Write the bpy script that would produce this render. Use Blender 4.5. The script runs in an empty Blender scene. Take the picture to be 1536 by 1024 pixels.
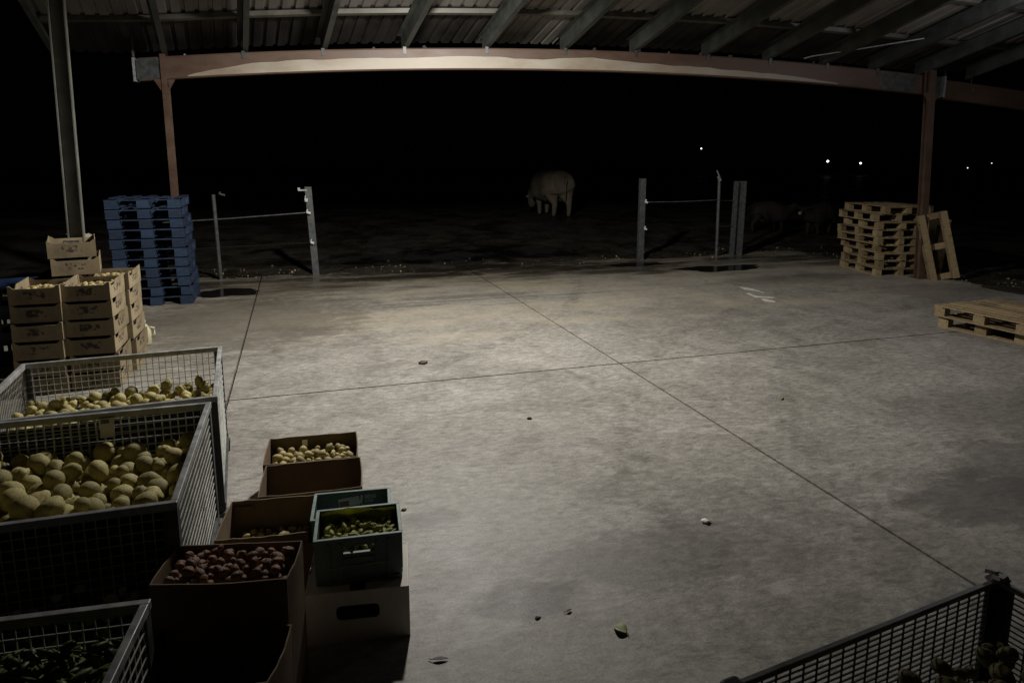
import bpy, bmesh, math, random
from mathutils import Vector, Matrix, Euler, noise
R = math.radians
sc = bpy.context.scene
col = sc.collection
rnd = random.Random(7)

# ------------------------------------------------------------------ helpers
class MB:
    """collects shapes, links them as ONE mesh object"""
    def __init__(s): s.v = []; s.f = []; s.m = []
    def add(s, vs, fs, mat=0):
        o = len(s.v); s.v += [tuple(v) for v in vs]; s.f += [tuple(i + o for i in f) for f in fs]; s.m += [mat] * len(fs)
    def box(s, c, d, rot=None, mat=0, taper=1.0):
        vs = []
        for z in (-.5, .5):
            k = taper if z < 0 else 1.0
            for x, y in ((-.5, -.5), (.5, -.5), (.5, .5), (-.5, .5)):
                vs.append(Vector((x * d[0] * k, y * d[1] * k, z * d[2])))
        if rot is not None:
            m = rot if isinstance(rot, Matrix) else Euler(rot).to_matrix()
            vs = [m @ v for v in vs]
        c = Vector(c)
        s.add([v + c for v in vs], [(0, 3, 2, 1), (4, 5, 6, 7), (0, 1, 5, 4), (1, 2, 6, 5), (2, 3, 7, 6), (3, 0, 4, 7)], mat)
    def bar(s, a, b, w, h=None, mat=0, roll=0.0):
        a, b = Vector(a), Vector(b); h = h or w
        z = (b - a); L = z.length; q = z.to_track_quat('X', 'Z').to_matrix()
        if roll: q = q @ Matrix.Rotation(roll, 3, 'X')
        s.box((a + b) / 2, (L, w, h), q, mat)
    def tube(s, pts, r, n=8, mat=0, cap=True):
        pts = [Vector(p) for p in pts]; rs = r if isinstance(r, (list, tuple)) else [r] * len(pts)
        o = []
        for i, p in enumerate(pts):
            d = (pts[min(i + 1, len(pts) - 1)] - pts[max(i - 1, 0)]).normalized()
            q = d.to_track_quat('Z', 'X').to_matrix()
            o += [p + q @ Vector((math.cos(2 * math.pi * k / n) * rs[i], math.sin(2 * math.pi * k / n) * rs[i], 0)) for k in range(n)]
        fs = []
        for i in range(len(pts) - 1):
            for k in range(n):
                a = i * n + k; b = i * n + (k + 1) % n
                fs.append((a, b, b + n, a + n))
        if cap:
            fs.append(tuple(reversed(range(n)))); fs.append(tuple(range((len(pts) - 1) * n, len(pts) * n)))
        s.add(o, fs, mat)
    def ground_poly(s, pts, z, mat=0):
        s.add([(p[0], p[1], z) for p in pts], [tuple(range(len(pts)))], mat)
    def mesh_from(s, me, M, mat=0):
        s.add([M @ v.co for v in me.vertices], [tuple(p.vertices) for p in me.polygons], mat)
    def build(s, name, mats, parent=None, smooth=False, bevel=0):
        me = bpy.data.meshes.new(name); me.from_pydata(s.v, [], s.f)
        mats = mats if isinstance(mats, (list, tuple)) else [mats]
        for m in mats: me.materials.append(m)
        if len(mats) > 1: me.polygons.foreach_set('material_index', s.m)
        if smooth: me.polygons.foreach_set('use_smooth', [True] * len(me.polygons))
        me.update()
        o = bpy.data.objects.new(name, me); col.objects.link(o)
        if parent: o.parent = parent
        if bevel:
            b = o.modifiers.new('bevel', 'BEVEL'); b.width = bevel; b.segments = 2; b.limit_method = 'ANGLE'
        return o

def tag(o, label=None, cat=None, group=None, kind=None):
    if label: o['label'] = label
    if cat: o['category'] = cat
    if group: o['group'] = group
    if kind: o['kind'] = kind
    return o
def thing(name, loc, label, cat, group=None, rz=0.0, rot=None):
    o = bpy.data.objects.new(name, None); col.objects.link(o); o.empty_display_size = .1
    o.location = loc; o.rotation_euler = rot or (0, 0, rz)
    return tag(o, label, cat, group)
def kids(o): return [c for c in ALLKIDS.get(o.name, [])]
ALLKIDS = {}
def copy_tree(o, parent=None, keep_label=False):
    c = o.copy(); col.objects.link(c)
    if parent: c.parent = parent
    for ch in [x for x in bpy.data.objects if x.parent == o]: copy_tree(ch, c)
    return c

# ------------------------------------------------------------------ materials
class NT:
    def __init__(s, name):
        s.m = bpy.data.materials.new(name); s.m.use_nodes = True; s.t = s.m.node_tree
        s.b = s.t.nodes['Principled BSDF']; s.n = s.t.nodes; s.l = s.t.links
        s.co = s.n.new('ShaderNodeTexCoord')
    def link(s, a, b): s.l.new(a, b)
    def val(s, x, sock):
        if isinstance(x, (int, float)): sock.default_value = x
        elif isinstance(x, (tuple, list)): sock.default_value = tuple(x) + ((1,) if len(x) == 3 and sock.type == 'RGBA' else ())
        else: s.link(x, sock)
    def math(s, op, a, b=0.0, c=None, clamp=False):
        n = s.n.new('ShaderNodeMath'); n.operation = op; n.use_clamp = clamp
        s.val(a, n.inputs[0]); s.val(b, n.inputs[1])
        if c is not None: s.val(c, n.inputs[2])
        return n.outputs[0]
    def mapping(s, scale=(1, 1, 1), rot=(0, 0, 0), loc=(0, 0, 0), src='Object'):
        n = s.n.new('ShaderNodeMapping'); s.link(s.co.outputs[src], n.inputs[0])
        n.inputs['Scale'].default_value = scale; n.inputs['Rotation'].default_value = rot; n.inputs['Location'].default_value = loc
        return n.outputs[0]
    def noise(s, scale, detail=4, rough=.55, vec=None, dist=0.0, out='Fac'):
        n = s.n.new('ShaderNodeTexNoise'); n.inputs['Scale'].default_value = scale; n.inputs['Detail'].default_value = detail
        n.inputs['Roughness'].default_value = rough; n.inputs['Distortion'].default_value = dist
        s.link(vec if vec is not None else s.co.outputs['Object'], n.inputs['Vector'])
        return n.outputs[out]
    def voro(s, scale, vec=None, feature='F1', out='Distance'):
        n = s.n.new('ShaderNodeTexVoronoi'); n.feature = feature; n.inputs['Scale'].default_value = scale
        s.link(vec if vec is not None else s.co.outputs['Object'], n.inputs['Vector'])
        return n.outputs[out]
    def range(s, x, a, b, c=0.0, d=1.0, smooth=False):
        n = s.n.new('ShaderNodeMapRange'); n.clamp = True
        if smooth: n.interpolation_type = 'SMOOTHSTEP'
        s.val(x, n.inputs[0])
        for i, v in enumerate((a, b, c, d)): n.inputs[i + 1].default_value = v
        return n.outputs[0]
    def mix(s, f, a, b, mode='MIX'):
        n = s.n.new('ShaderNodeMix'); n.data_type = 'RGBA'; n.blend_type = mode
        s.val(f, n.inputs[0]); s.val(a, n.inputs[6]); s.val(b, n.inputs[7])
        return n.outputs[2]
    def xyz(s, src='Object'):
        n = s.n.new('ShaderNodeSeparateXYZ'); s.link(s.co.outputs[src], n.inputs[0]); return n.outputs
    def rand(s):
        n = s.n.new('ShaderNodeObjectInfo'); return n.outputs['Random']
    def bump(s, h, strength=.4, dist=.01):
        n = s.n.new('ShaderNodeBump'); n.inputs['Strength'].default_value = strength; n.inputs['Distance'].default_value = dist
        s.link(h, n.inputs['Height']); s.link(n.outputs[0], s.b.inputs['Normal'])
    def fin(s, colr=None, rough=None, metal=None, spec=None):
        if colr is not None: s.val(colr, s.b.inputs['Base Color'])
        if rough is not None: s.val(rough, s.b.inputs['Roughness'])
        if metal is not None: s.val(metal, s.b.inputs['Metallic'])
        if spec is not None: s.val(spec, s.b.inputs['Specular IOR Level'])
        return s.m

def simple(name, a, b, scale=8, rough=.6, metal=0.0, bump=.2, bdist=.004, detail=5, spec=.5, var=0.0, lo=.35, hi=.65, stretch=(1, 1, 1)):
    t = NT(name); v = t.mapping(stretch)
    n = t.noise(scale, detail, .6, v)
    c = t.mix(t.range(n, lo, hi), a, b)
    if var: c = t.mix(1.0, c, t.mix(t.rand(), (1 - var,) * 3, (1 + var,) * 3), 'MULTIPLY')
    if bump: t.bump(t.noise(scale * 3, 4, .6, v), bump, bdist)
    return t.fin(c, t.range(n, .3, .7, max(.02, rough - .1), min(1, rough + .1)), metal, spec)

def mat_concrete():
    t = NT('concrete'); x, y, z = t.xyz()[0:3]
    big = t.noise(.45, 3, .5, None, .6); mid = t.noise(2.1, 8, .62, None, .8)
    fin = t.noise(13, 9, .74, t.mapping((.8, 1.5, 1), (0, 0, R(17)))); grit = t.noise(75, 5, .75); fl = t.noise(5.5, 10, .8, t.mapping((.9, 1.3, 1), (0, 0, R(17)), (2, 7, 0)))
    c = t.mix(t.range(big, .3, .7), (.27, .258, .238), (.36, .35, .328))
    c = t.mix(1.0, c, t.mix(t.range(mid, .34, .66), (.80, .785, .76), (1.10, 1.09, 1.08)), 'MULTIPLY')
    c = t.mix(1.0, c, t.mix(t.range(fin, .36, .64), (.76, .745, .72), (1.14, 1.13, 1.12)), 'MULTIPLY')
    c = t.mix(t.math('MULTIPLY', t.range(fl, .36, .29), .5), c, (.46, .45, .43))
    c = t.mix(1.0, c, t.mix(t.range(grit, .36, .64), (.76, .76, .75), (1.19, 1.19, 1.19)), 'MULTIPLY')
    # dark specks and scuffs
    sp = t.range(t.noise(5.2, 9, .75, t.mapping((.8, 1.7, 1), (0, 0, R(17)))),   .60, .70)
    c = t.mix(t.math('MULTIPLY', sp, .62), c, (.075, .07, .062))
    st = t.noise(17, 7, .70, t.mapping((.8, 1.5, 1), (0, 0, R(17)), (21, 5, 0)), .5)
    c = t.mix(1.0, c, t.mix(t.range(st, .40, .58), (.80, .79, .77), (1.07, 1.07, 1.06)), 'MULTIPLY')
    sc1 = t.range(t.noise(4.6, 11, .74, t.mapping((.75, 1.5, 1), (0, 0, R(17)), (11, 3, 0)), .4), .535, .60)
    c = t.mix(t.math('MULTIPLY', sc1, .30), c, (.115, .108, .096))
    sc2 = t.range(t.noise(8.5, 11, .76, t.mapping((.7, 1.7, 1), (0, 0, R(17)), (1, 13, 0)), .6), .56, .60)
    c = t.mix(t.math('MULTIPLY', sc2, .45), c, (.10, .092, .08))
    sc3 = t.range(t.noise(3.4, 11, .72, t.mapping((.8, 1.4, 1), (0, 0, R(17)), (5, 17, 0)), .5), .56, .63)
    c = t.mix(t.math('MULTIPLY', sc3, .28), c, (.47, .455, .425))
    # muddy, brown stained band towards the outer edge of the slab
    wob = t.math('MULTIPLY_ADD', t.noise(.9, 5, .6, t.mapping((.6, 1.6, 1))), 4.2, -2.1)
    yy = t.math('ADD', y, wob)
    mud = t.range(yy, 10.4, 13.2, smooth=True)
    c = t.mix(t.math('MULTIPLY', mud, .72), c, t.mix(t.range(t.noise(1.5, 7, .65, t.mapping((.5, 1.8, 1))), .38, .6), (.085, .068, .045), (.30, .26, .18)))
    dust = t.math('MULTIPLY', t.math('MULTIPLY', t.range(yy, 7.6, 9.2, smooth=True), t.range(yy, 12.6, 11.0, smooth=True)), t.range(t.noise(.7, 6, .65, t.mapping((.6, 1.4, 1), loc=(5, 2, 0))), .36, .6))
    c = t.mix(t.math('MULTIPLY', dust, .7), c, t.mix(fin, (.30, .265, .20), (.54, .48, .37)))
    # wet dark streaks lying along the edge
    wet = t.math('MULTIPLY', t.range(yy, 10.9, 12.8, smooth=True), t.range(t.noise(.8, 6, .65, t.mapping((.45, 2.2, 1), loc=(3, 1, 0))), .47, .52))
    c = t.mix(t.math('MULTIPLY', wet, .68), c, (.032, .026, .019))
    # faint old pour line running across the slab
    ln = t.math('ABSOLUTE', t.math('SUBTRACT', t.math('ADD', y, t.math('MULTIPLY_ADD', t.noise(2.5, 5, .6), .16, -.08)), 10.3))
    lm = t.math('MULTIPLY', t.range(ln, .035, .012), t.math('MULTIPLY', t.range(x, .3, 1.4), t.range(x, 6.6, 4.6)))
    c = t.mix(t.math('MULTIPLY', lm, .6), c, (.07, .06, .045))
    # hairline crack wandering through two bays
    ln = t.math('ABSOLUTE', t.math('SUBTRACT', t.math('ADD', x, t.math('MULTIPLY_ADD', t.noise(1.1, 8, .7, t.mapping(loc=(3, 3, 0))), 1.6, -.8)), t.math('MULTIPLY_ADD', y, .42, 2.1)))
    c = t.mix(t.math('MULTIPLY', t.range(ln, .006, .003), .45), c, (.05, .045, .04))
    # tyre scuffs: two soft curved bands
    for (cx, cy, rr_) in ((9.5, 1.5, 6.4), (9.5, 1.5, 7.75), (-3.0, 14.0, 8.2)):
        dx = t.math('SUBTRACT', x, cx); dy = t.math('SUBTRACT', y, cy)
        dd = t.math('ABSOLUTE', t.math('SUBTRACT', t.math('SQRT', t.math('ADD', t.math('MULTIPLY', dx, dx), t.math('MULTIPLY', dy, dy))), rr_))
        c = t.mix(t.math('MULTIPLY', t.math('MULTIPLY', t.range(dd, .13, .08), t.range(t.noise(6, 8, .75, None, .3), .46, .58)), .33), c, (.06, .056, .05))
    # individual stains
    dn = t.math('MULTIPLY_ADD', t.noise(3.6, 11, .78, t.mapping((.8, 1.3, 1), loc=(9, 4, 0)), .4), 2.6, -1.3)
    def stain(c, cx, cy, rx, ry, k, colr=(.07, .064, .056)):
        a = t.math('DIVIDE', t.math('SUBTRACT', x, cx), rx); b = t.math('DIVIDE', t.math('SUBTRACT', y, cy), ry)
        d = t.math('SQRT', t.math('ADD', t.math('MULTIPLY', a, a), t.math('MULTIPLY', b, b)))
        m = t.math('MULTIPLY', t.range(t.math('ADD', d, dn), 1.15, .70), t.range(fl, .72, .56))
        return t.mix(t.math('MULTIPLY', m, k), c, colr)
    for s in ((4.25, 3.05, .75, .36, .6), (4.9, 3.3, .7, .5, .5), (.95, 2.95, .36, .15, .6), (1.75, 3.1, .6, .3, .42), (.72, 3.88, .2, .12, .4),
              (2.5, 3.2, .6, .5, .2), (5.6, 4.3, .9, .6, .3), (1.55, 10.1, .7, .1, .45), (2.6, 10.6, 1.3, .16, .4), (5.2, 8.6, .8, .3, .22), (.2, 8.9, .5, .25, .25),
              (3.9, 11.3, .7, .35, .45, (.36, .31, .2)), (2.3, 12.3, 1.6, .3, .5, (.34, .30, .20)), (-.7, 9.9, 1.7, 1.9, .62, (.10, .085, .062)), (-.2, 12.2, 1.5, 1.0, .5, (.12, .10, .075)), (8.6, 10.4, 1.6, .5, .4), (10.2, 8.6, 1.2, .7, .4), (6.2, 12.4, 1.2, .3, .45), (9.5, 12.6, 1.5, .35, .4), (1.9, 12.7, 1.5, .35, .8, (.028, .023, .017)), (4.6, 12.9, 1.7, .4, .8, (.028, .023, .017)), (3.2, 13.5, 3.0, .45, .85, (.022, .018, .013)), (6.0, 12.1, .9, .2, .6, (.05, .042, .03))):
        c = stain(c, *s)
    t.bump(t.math('ADD', t.math('MULTIPLY', fin, .7), t.math('MULTIPLY', grit, .3)), .5, .008)
    rough = t.range(t.math('ADD', mid, t.math('MULTIPLY', t.math('SUBTRACT', fin, .5), .6)), .3, .7, .42, .64)
    rough = t.math('SUBTRACT', rough, t.math('MULTIPLY', wet, .3))
    return t.fin(c, rough, 0, .4)

def mat_dirt():
    t = NT('dirt'); n = t.noise(1.3, 8, .65); g = t.noise(14, 8, .72); v = t.voro(9)
    c = t.mix(t.range(n, .35, .65), (.010, .008, .006), (.05, .041, .028))
    c = t.mix(t.range(g, .55, .7), c, (.085, .07, .046))
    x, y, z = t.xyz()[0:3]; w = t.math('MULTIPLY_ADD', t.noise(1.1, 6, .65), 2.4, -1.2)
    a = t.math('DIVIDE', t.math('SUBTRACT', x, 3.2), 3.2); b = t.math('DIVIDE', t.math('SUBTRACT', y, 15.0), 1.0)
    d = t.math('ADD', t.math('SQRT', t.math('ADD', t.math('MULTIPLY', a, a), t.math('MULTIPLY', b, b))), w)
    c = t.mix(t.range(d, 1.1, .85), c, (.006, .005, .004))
    t.bump(t.math('ADD', g, t.math('MULTIPLY', v, -.6)), .8, .05)
    return t.fin(c, t.range(t.noise(.9, 6, .65, t.mapping(loc=(4, 8, 0))), .46, .56, .95, .32), 0, .35)

def mat_beam():
    t = NT('rust_red_paint'); n = t.noise(3, 8, .65, t.mapping((.6, 1, 1.6))); f = t.noise(30, 6, .7)
    c = t.mix(t.range(n, .35, .66), (.080, .047, .032), (.118, .074, .052))
    c = t.mix(t.range(f, .62, .72), c, (.05, .03, .022))
    t.bump(f, .12, .003)
    return t.fin(c, t.range(n, .3, .7, .46, .6), 0, .5)

def mat_card(name, a, b, printed=True):
    t = NT(name); x, y, z = t.xyz()[0:3]
    n = t.noise(6, 6, .6); fib = t.noise(90, 3, .6, t.mapping((1, 1, .25)))
    c = t.mix(t.range(n, .35, .68), a, b)
    c = t.mix(1.0, c, t.mix(fib, (.88,) * 3, (1.1,) * 3), 'MULTIPLY')
    if printed:   # worn, illegible dark print in the middle of each side
        m = t.math('MULTIPLY', t.math('LESS_THAN', t.math('ABSOLUTE', t.math('SUBTRACT', z, .085)), .034),
                   t.math('MAXIMUM', t.math('LESS_THAN', t.math('ABSOLUTE', x), .085), t.math('LESS_THAN', t.math('ABSOLUTE', y), .12)))
        off = t.math('MULTIPLY', t.rand(), 37.0)
        cv = t.n.new('ShaderNodeVectorMath'); t.link(t.mapping((1.0, 1.0, 1.2)), cv.inputs[0]); t.link(off, cv.inputs[1])
        ink = t.range(t.noise(22, 3, .6, cv.outputs[0]), .49, .54)
        c = t.mix(t.math('MULTIPLY', t.math('MULTIPLY', m, ink), .85), c, (.03, .028, .03))
    c = t.mix(1.0, c, t.mix(t.rand(), (.85, .84, .82), (1.12, 1.12, 1.12)), 'MULTIPLY')
    t.bump(n, .15, .004)
    return t.fin(c, .8, 0, .25)

def mat_wood(name, a, b, dark=(.06, .045, .03)):
    t = NT(name); n = t.noise(5, 6, .65, t.mapping((1.2, 9, 9))); n2 = t.noise(2.5, 5, .6)
    c = t.mix(t.range(n, .32, .68), a, b); c = t.mix(t.range(n2, .56, .74), c, dark)
    g = t.n.new('ShaderNodeNewGeometry')
    c = t.mix(1.0, c, t.mix(t.rand(), (.62, .60, .57), (1.15, 1.13, 1.1)), 'MULTIPLY')
    c = t.mix(1.0, c, t.mix(g.outputs['Random Per Island'], (.62, .61, .6), (1.2, 1.2, 1.18)), 'MULTIPLY')
    c = t.mix(t.math('MULTIPLY', t.range(t.noise(11, 6, .7), .56, .66), .6), c, dark)
    t.bump(n, .3, .004)
    return t.fin(c, .78, 0, .3)

def mat_potato(name, a, b, dirt, rough=.62, sc_=9):
    t = NT(name); n = t.noise(sc_, 6, .6); f = t.noise(sc_ * 6, 4, .7)
    c = t.mix(t.range(n, .35, .66), a, b); c = t.mix(t.range(f, .56, .72), c, dirt)
    c = t.mix(t.math('MULTIPLY', t.range(t.voro(sc_ * 1.3), .16, .10), .6), c, dirt)
    c = t.mix(t.math('MULTIPLY', t.range(t.noise(sc_ * .45, 5, .65), .54, .62), .45), c, dirt)
    c = t.mix(1.0, c, t.mix(t.rand(), (.66, .67, .62), (1.22, 1.2, 1.15)), 'MULTIPLY')
    t.bump(t.math('ADD', n, t.math('MULTIPLY', f, .35)), .35, .008)
    return t.fin(c, rough, 0, .35)

def mat_emit(name, c, s):
    t = NT(name); t.b.inputs['Emission Color'].default_value = tuple(c) + (1,); t.b.inputs['Emission Strength'].default_value = s
    return t.fin((.8, .8, .8), .5)

M = {}
M['concrete'] = mat_concrete(); M['dirt'] = mat_dirt(); M['beam'] = mat_beam()
M['worn'] = simple('worn_pale_paint', (.25, .20, .14), (.34, .305, .25), 3, .52, .0, .06, stretch=(.4, 1, 1))  # lamp glare on the beam, put into a pale tan colour
M['joint'] = simple('joint_filler', (.012, .011, .01), (.022, .02, .018), 20, .9)
M['sheet'] = simple('galvanised_sheet', (.17, .155, .14), (.26, .24, .22), 2.5, .5, .3, .1, stretch=(1, .25, 1))
M['eave'] = simple('dark_rusty_sheet', (.014, .012, .011), (.045, .036, .03), 3, .7, .1, .1, stretch=(1, .25, 1))  # roof sheet darkened by colour to stand for shade at the eave
M['rafter'] = simple('grey_steel_section', (.045, .05, .043), (.075, .08, .07), 5, .5, .2, .1)
M['purlin'] = simple('pale_steel_section', (.07, .066, .052), (.12, .112, .09), 5, .5, .2, .1)
M['galv'] = simple('galvanised_steel', (.26, .26, .255), (.46, .46, .45), 14, .45, .2, .15)
M['galvdark'] = simple('weathered_galvanised_steel', (.065, .07, .07), (.12, .125, .125), 10, .5, .4, .15)
M['darkliner'] = simple('dark_liner', (.018, .018, .016), (.04, .04, .034), 7, .9, 0, .3)  # near-black for the added bin sheets that stand for shade; fence wire too
M['liner'] = simple('dusty_grey_liner', (.06, .06, .052), (.24, .23, .2), 7, .9, 0, .3)
M['gate'] = simple('dull_fence_steel', (.075, .08, .08), (.13, .135, .135), 14, .55, .3, .2)
M['postgrey'] = simple('grey_painted_steel', (.11, .11, .09), (.17, .17, .145), 4, .45, .1, .08)
M['wire'] = simple('zinc_wire', (.36, .36, .33), (.55, .55, .5), 9, .5, .35, .1)
M['card'] = mat_card('printed_cardboard', (.205, .160, .10), (.315, .255, .16))
M['brown'] = mat_card('brown_cardboard', (.15, .108, .068), (.215, .155, .10), False)
M['whitecard'] = mat_card('greyish_white_cardboard', (.70, .66, .60), (.80, .76, .70), False)
M['wood'] = mat_wood('weathered_pallet_wood', (.24, .18, .10), (.40, .31, .18))
M['bluewood'] = mat_wood('blue_painted_wood', (.022, .041, .086), (.040, .068, .130), (.012, .015, .026))
M['blueplastic'] = simple('blue_plastic', (.012, .028, .08), (.02, .042, .11), 6, .4, 0, .05)
M['green'] = simple('dark_green_plastic', (.085, .125, .105), (.14, .19, .165), 7, .38, 0, .1)
M['greenrim'] = simple('scuffed_green_plastic', (.12, .19, .16), (.22, .29, .25), 14, .5, 0, .1)
M['potato'] = mat_potato('potato_skin', (.34, .285, .105), (.56, .49, .225), (.13, .10, .045))
M['potatodark'] = mat_potato('earthy_potato_skin', (.22, .18, .09), (.34, .29, .15), (.09, .07, .04))
M['smallpot'] = mat_potato('small_potato_skin', (.34, .27, .10), (.48, .41, .20), (.18, .14, .06), .5, 20)
M['onion'] = mat_potato('onion_skin', (.19, .10, .06), (.40, .235, .155), (.08, .045, .03), .36, 16)
M['fruit'] = mat_potato('yellow_green_skin', (.24, .25, .05), (.46, .45, .14), (.14, .15, .03), .38, 16)
M['pod'] = mat_potato('green_pod_skin', (.06, .08, .022), (.13, .15, .045), (.025, .033, .012), .42, 14)
M['bag'] = simple('yellow_green_film', (.16, .17, .03), (.30, .31, .07), 6, .25, 0, .3, .01)
def mat_film():
    t = NT('yellow_green_film'); n = t.noise(9, 5, .6); c = t.mix(t.range(n, .35, .65), (.18, .19, .03), (.42, .42, .10))
    t.fin(c, .3); tr = t.n.new('ShaderNodeBsdfTranslucent'); t.link(c, tr.inputs[0]); mx = t.n.new('ShaderNodeMixShader'); mx.inputs[0].default_value = .65
    t.link(t.b.outputs[0], mx.inputs[1]); t.link(tr.outputs[0], mx.inputs[2]); t.link(mx.outputs[0], t.n['Material Output'].inputs[0]); return t.m
M['bag'] = mat_film()
M['white'] = simple('white_paper', (.7, .68, .66), (.8, .78, .76), 10, .7)
M['paint'] = simple('worn_white_paint', (.55, .52, .44), (.75, .72, .62), 22, .7)
M['jug'] = simple('milky_plastic', (.5, .47, .3), (.66, .62, .42), 8, .4)
M['cloth'] = simple('pale_cloth', (.16, .15, .12), (.26, .25, .2), 10, .85, 0, .4, .01)
M['cow'] = simple('cream_hide', (.12, .10, .068), (.18, .15, .105), 3.5, .85, 0, .2)
M['cowdark'] = simple('brown_hide', (.012, .008, .005), (.024, .016, .010), 3, .85, 0, .2)
M['muzzle'] = simple('pale_muzzle', (.2, .18, .15), (.3, .28, .24), 6, .7)
M['leaf'] = simple('leaf', (.14, .16, .05), (.24, .25, .10), 20, .55, 0, .3, .003)
M['brownleaf'] = simple('dry_leaf', (.035, .024, .014), (.075, .05, .028), 20, .7)
M['water'] = simple('standing_water', (.012, .011, .009), (.018, .016, .013), 3, .13, 0, 0)
M['stone'] = simple('pebble', (.06, .05, .036), (.16, .135, .09), 9, .85, 0, .3)
M['chip'] = simple('pale_husk', (.25, .21, .11), (.42, .36, .2), 12, .8, 0, .3)
M['lamp'] = mat_emit('lamp_glow', (1.0, .97, .95), 3)
M['lampwarm'] = mat_emit('lamp_glow_warm', (1.0, .82, .62), 2)

# ------------------------------------------------------------------ ground
XJ = [-8.52, -4.6, -.68, 3.235, 7.15, 11.45]; YJ = [-3.0, 6.49, 14.2]; G = .0105
b = MB()
for i in range(len(XJ) - 1):
    for j in range(len(YJ) - 1):
        x0, x1, y0, y1 = XJ[i] + G, XJ[i + 1] - G, YJ[j] + G, YJ[j + 1] - G
        b.box(((x0 + x1) / 2, (y0 + y1) / 2, -.075), (x1 - x0, y1 - y0, .15))
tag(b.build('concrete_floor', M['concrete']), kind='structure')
b = MB(); b.box((1.465, 5.6, -.125), (19.8, 17.1, .14)); tag(b.build('floor_joint', M['joint']), kind='structure')

def ground_h(x, y):
    def ss(a, c, v):
        k = min(1, max(0, (v - a) / (c - a))); return k * k * (3 - 2 * k)
    n = noise.noise((x * .55, y * .55, 0)) * .05 + noise.noise((x * 1.9, y * 1.9, 3)) * .03 + noise.noise((x * 6, y * 6, 5)) * .012
    h = -.03 + .30 * ss(14, 21, y) * (1 - .9 * ss(60, 120, y))
    out = max(y - 13.75, x - 11.25, -8.7 - x)          # distance outside the slab
    edge = ss(-.9, .25, out + n * 6)
    far = ss(25, 60, math.hypot(x, y))
    return (-.2 * (1 - edge)) + edge * (h + .05 + n * (1 - far))
def axis(fine0, fine1, step, lo, hi, k=1.22):
    a = []; v = fine0; s = step
    while v > lo: s *= k; v -= s; a.append(v)
    a = a[::-1]; v = fine0
    while v < fine1: a.append(v); v += step
    a.append(v); s = step
    while v < hi: s *= k; v += s; a.append(v)
    return a
gx = axis(-4.5, 16, .11, -220, 320); gy = axis(5.5, 19, .10, -60, 420)
b = MB(); nx = len(gx)
b.v = [(x, y, ground_h(x, y)) for y in gy for x in gx]
b.f = [(j * nx + i, j * nx + i + 1, (j + 1) * nx + i + 1, (j + 1) * nx + i) for j in range(len(gy) - 1) for i in range(nx - 1)]
b.m = [0] * len(b.f)
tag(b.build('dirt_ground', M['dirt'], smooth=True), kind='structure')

def blob(cx, cy, rx, ry, n=40, seed=0, amp=.3, sq=2.0):
    out = []
    for k in range(n):
        a = 2 * math.pi * k / n; c, s = math.cos(a), math.sin(a)
        r = 1 + amp * noise.noise((c * 1.6 + seed, s * 1.6, seed * .7)) + amp * .4 * noise.noise((c * 4 + seed, s * 4, 2))
        out.append((cx + rx * r * c, cy + ry * r * s))
    return out
for k, (cx, cy, rx, ry) in enumerate(((-1.15, 12.05, .62, .33), (8.1, 11.9, .85, .36), (6.75, 12.85, .55, .2))):
    b = MB(); b.ground_poly(blob(cx, cy, rx, ry, 60, k * 3.1, .4), .004)
    tag(b.build('puddle', M['water']), kind='structure')

# loose stones and husks along the edge of the slab
def ico(sub):
    bm = bmesh.new(); bmesh.ops.create_icosphere(bm, subdivisions=sub, radius=1)
    me = bpy.data.meshes.new('ico'); bm.to_mesh(me); bm.free(); return me
ICO1, ICO2, ICO3 = ico(1), ico(2), ico(3)
b = MB()
for k in range(1000):
    if rnd.random() < .6:
        x = rnd.uniform(-3.5, 11.5); y = 13.45 + abs(rnd.gauss(0, .45)) + .15 * math.sin(x * 2)
    else:
        x = 11.3 + abs(rnd.gauss(0, .8)); y = rnd.uniform(6.5, 14)
    if noise.noise((x * 1.3, y * 1.3, 9)) < .02 or (2.0 < x < 6.4 and rnd.random() < .6): continue
    r = rnd.choice((.008, .012, .018, .026)) * rnd.uniform(.7, 1.3)
    z = max(ground_h(x, y), 0 if (x < 11.45 and y < 14.2) else -9)
    Mx = Matrix.Translation((x, y, z + r * .35)) @ Euler((rnd.random() * 6, rnd.random() * 6, rnd.random() * 6)).to_matrix().to_4x4() @ Matrix.Diagonal((r, r * rnd.uniform(.6, 1), r * rnd.uniform(.4, .8), 1))
    b.mesh_from(ICO1, Mx, 1 if rnd.random() < .3 else 0)
tag(b.build('gravel', [M['stone'], M['chip']]), kind='stuff')

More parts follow.
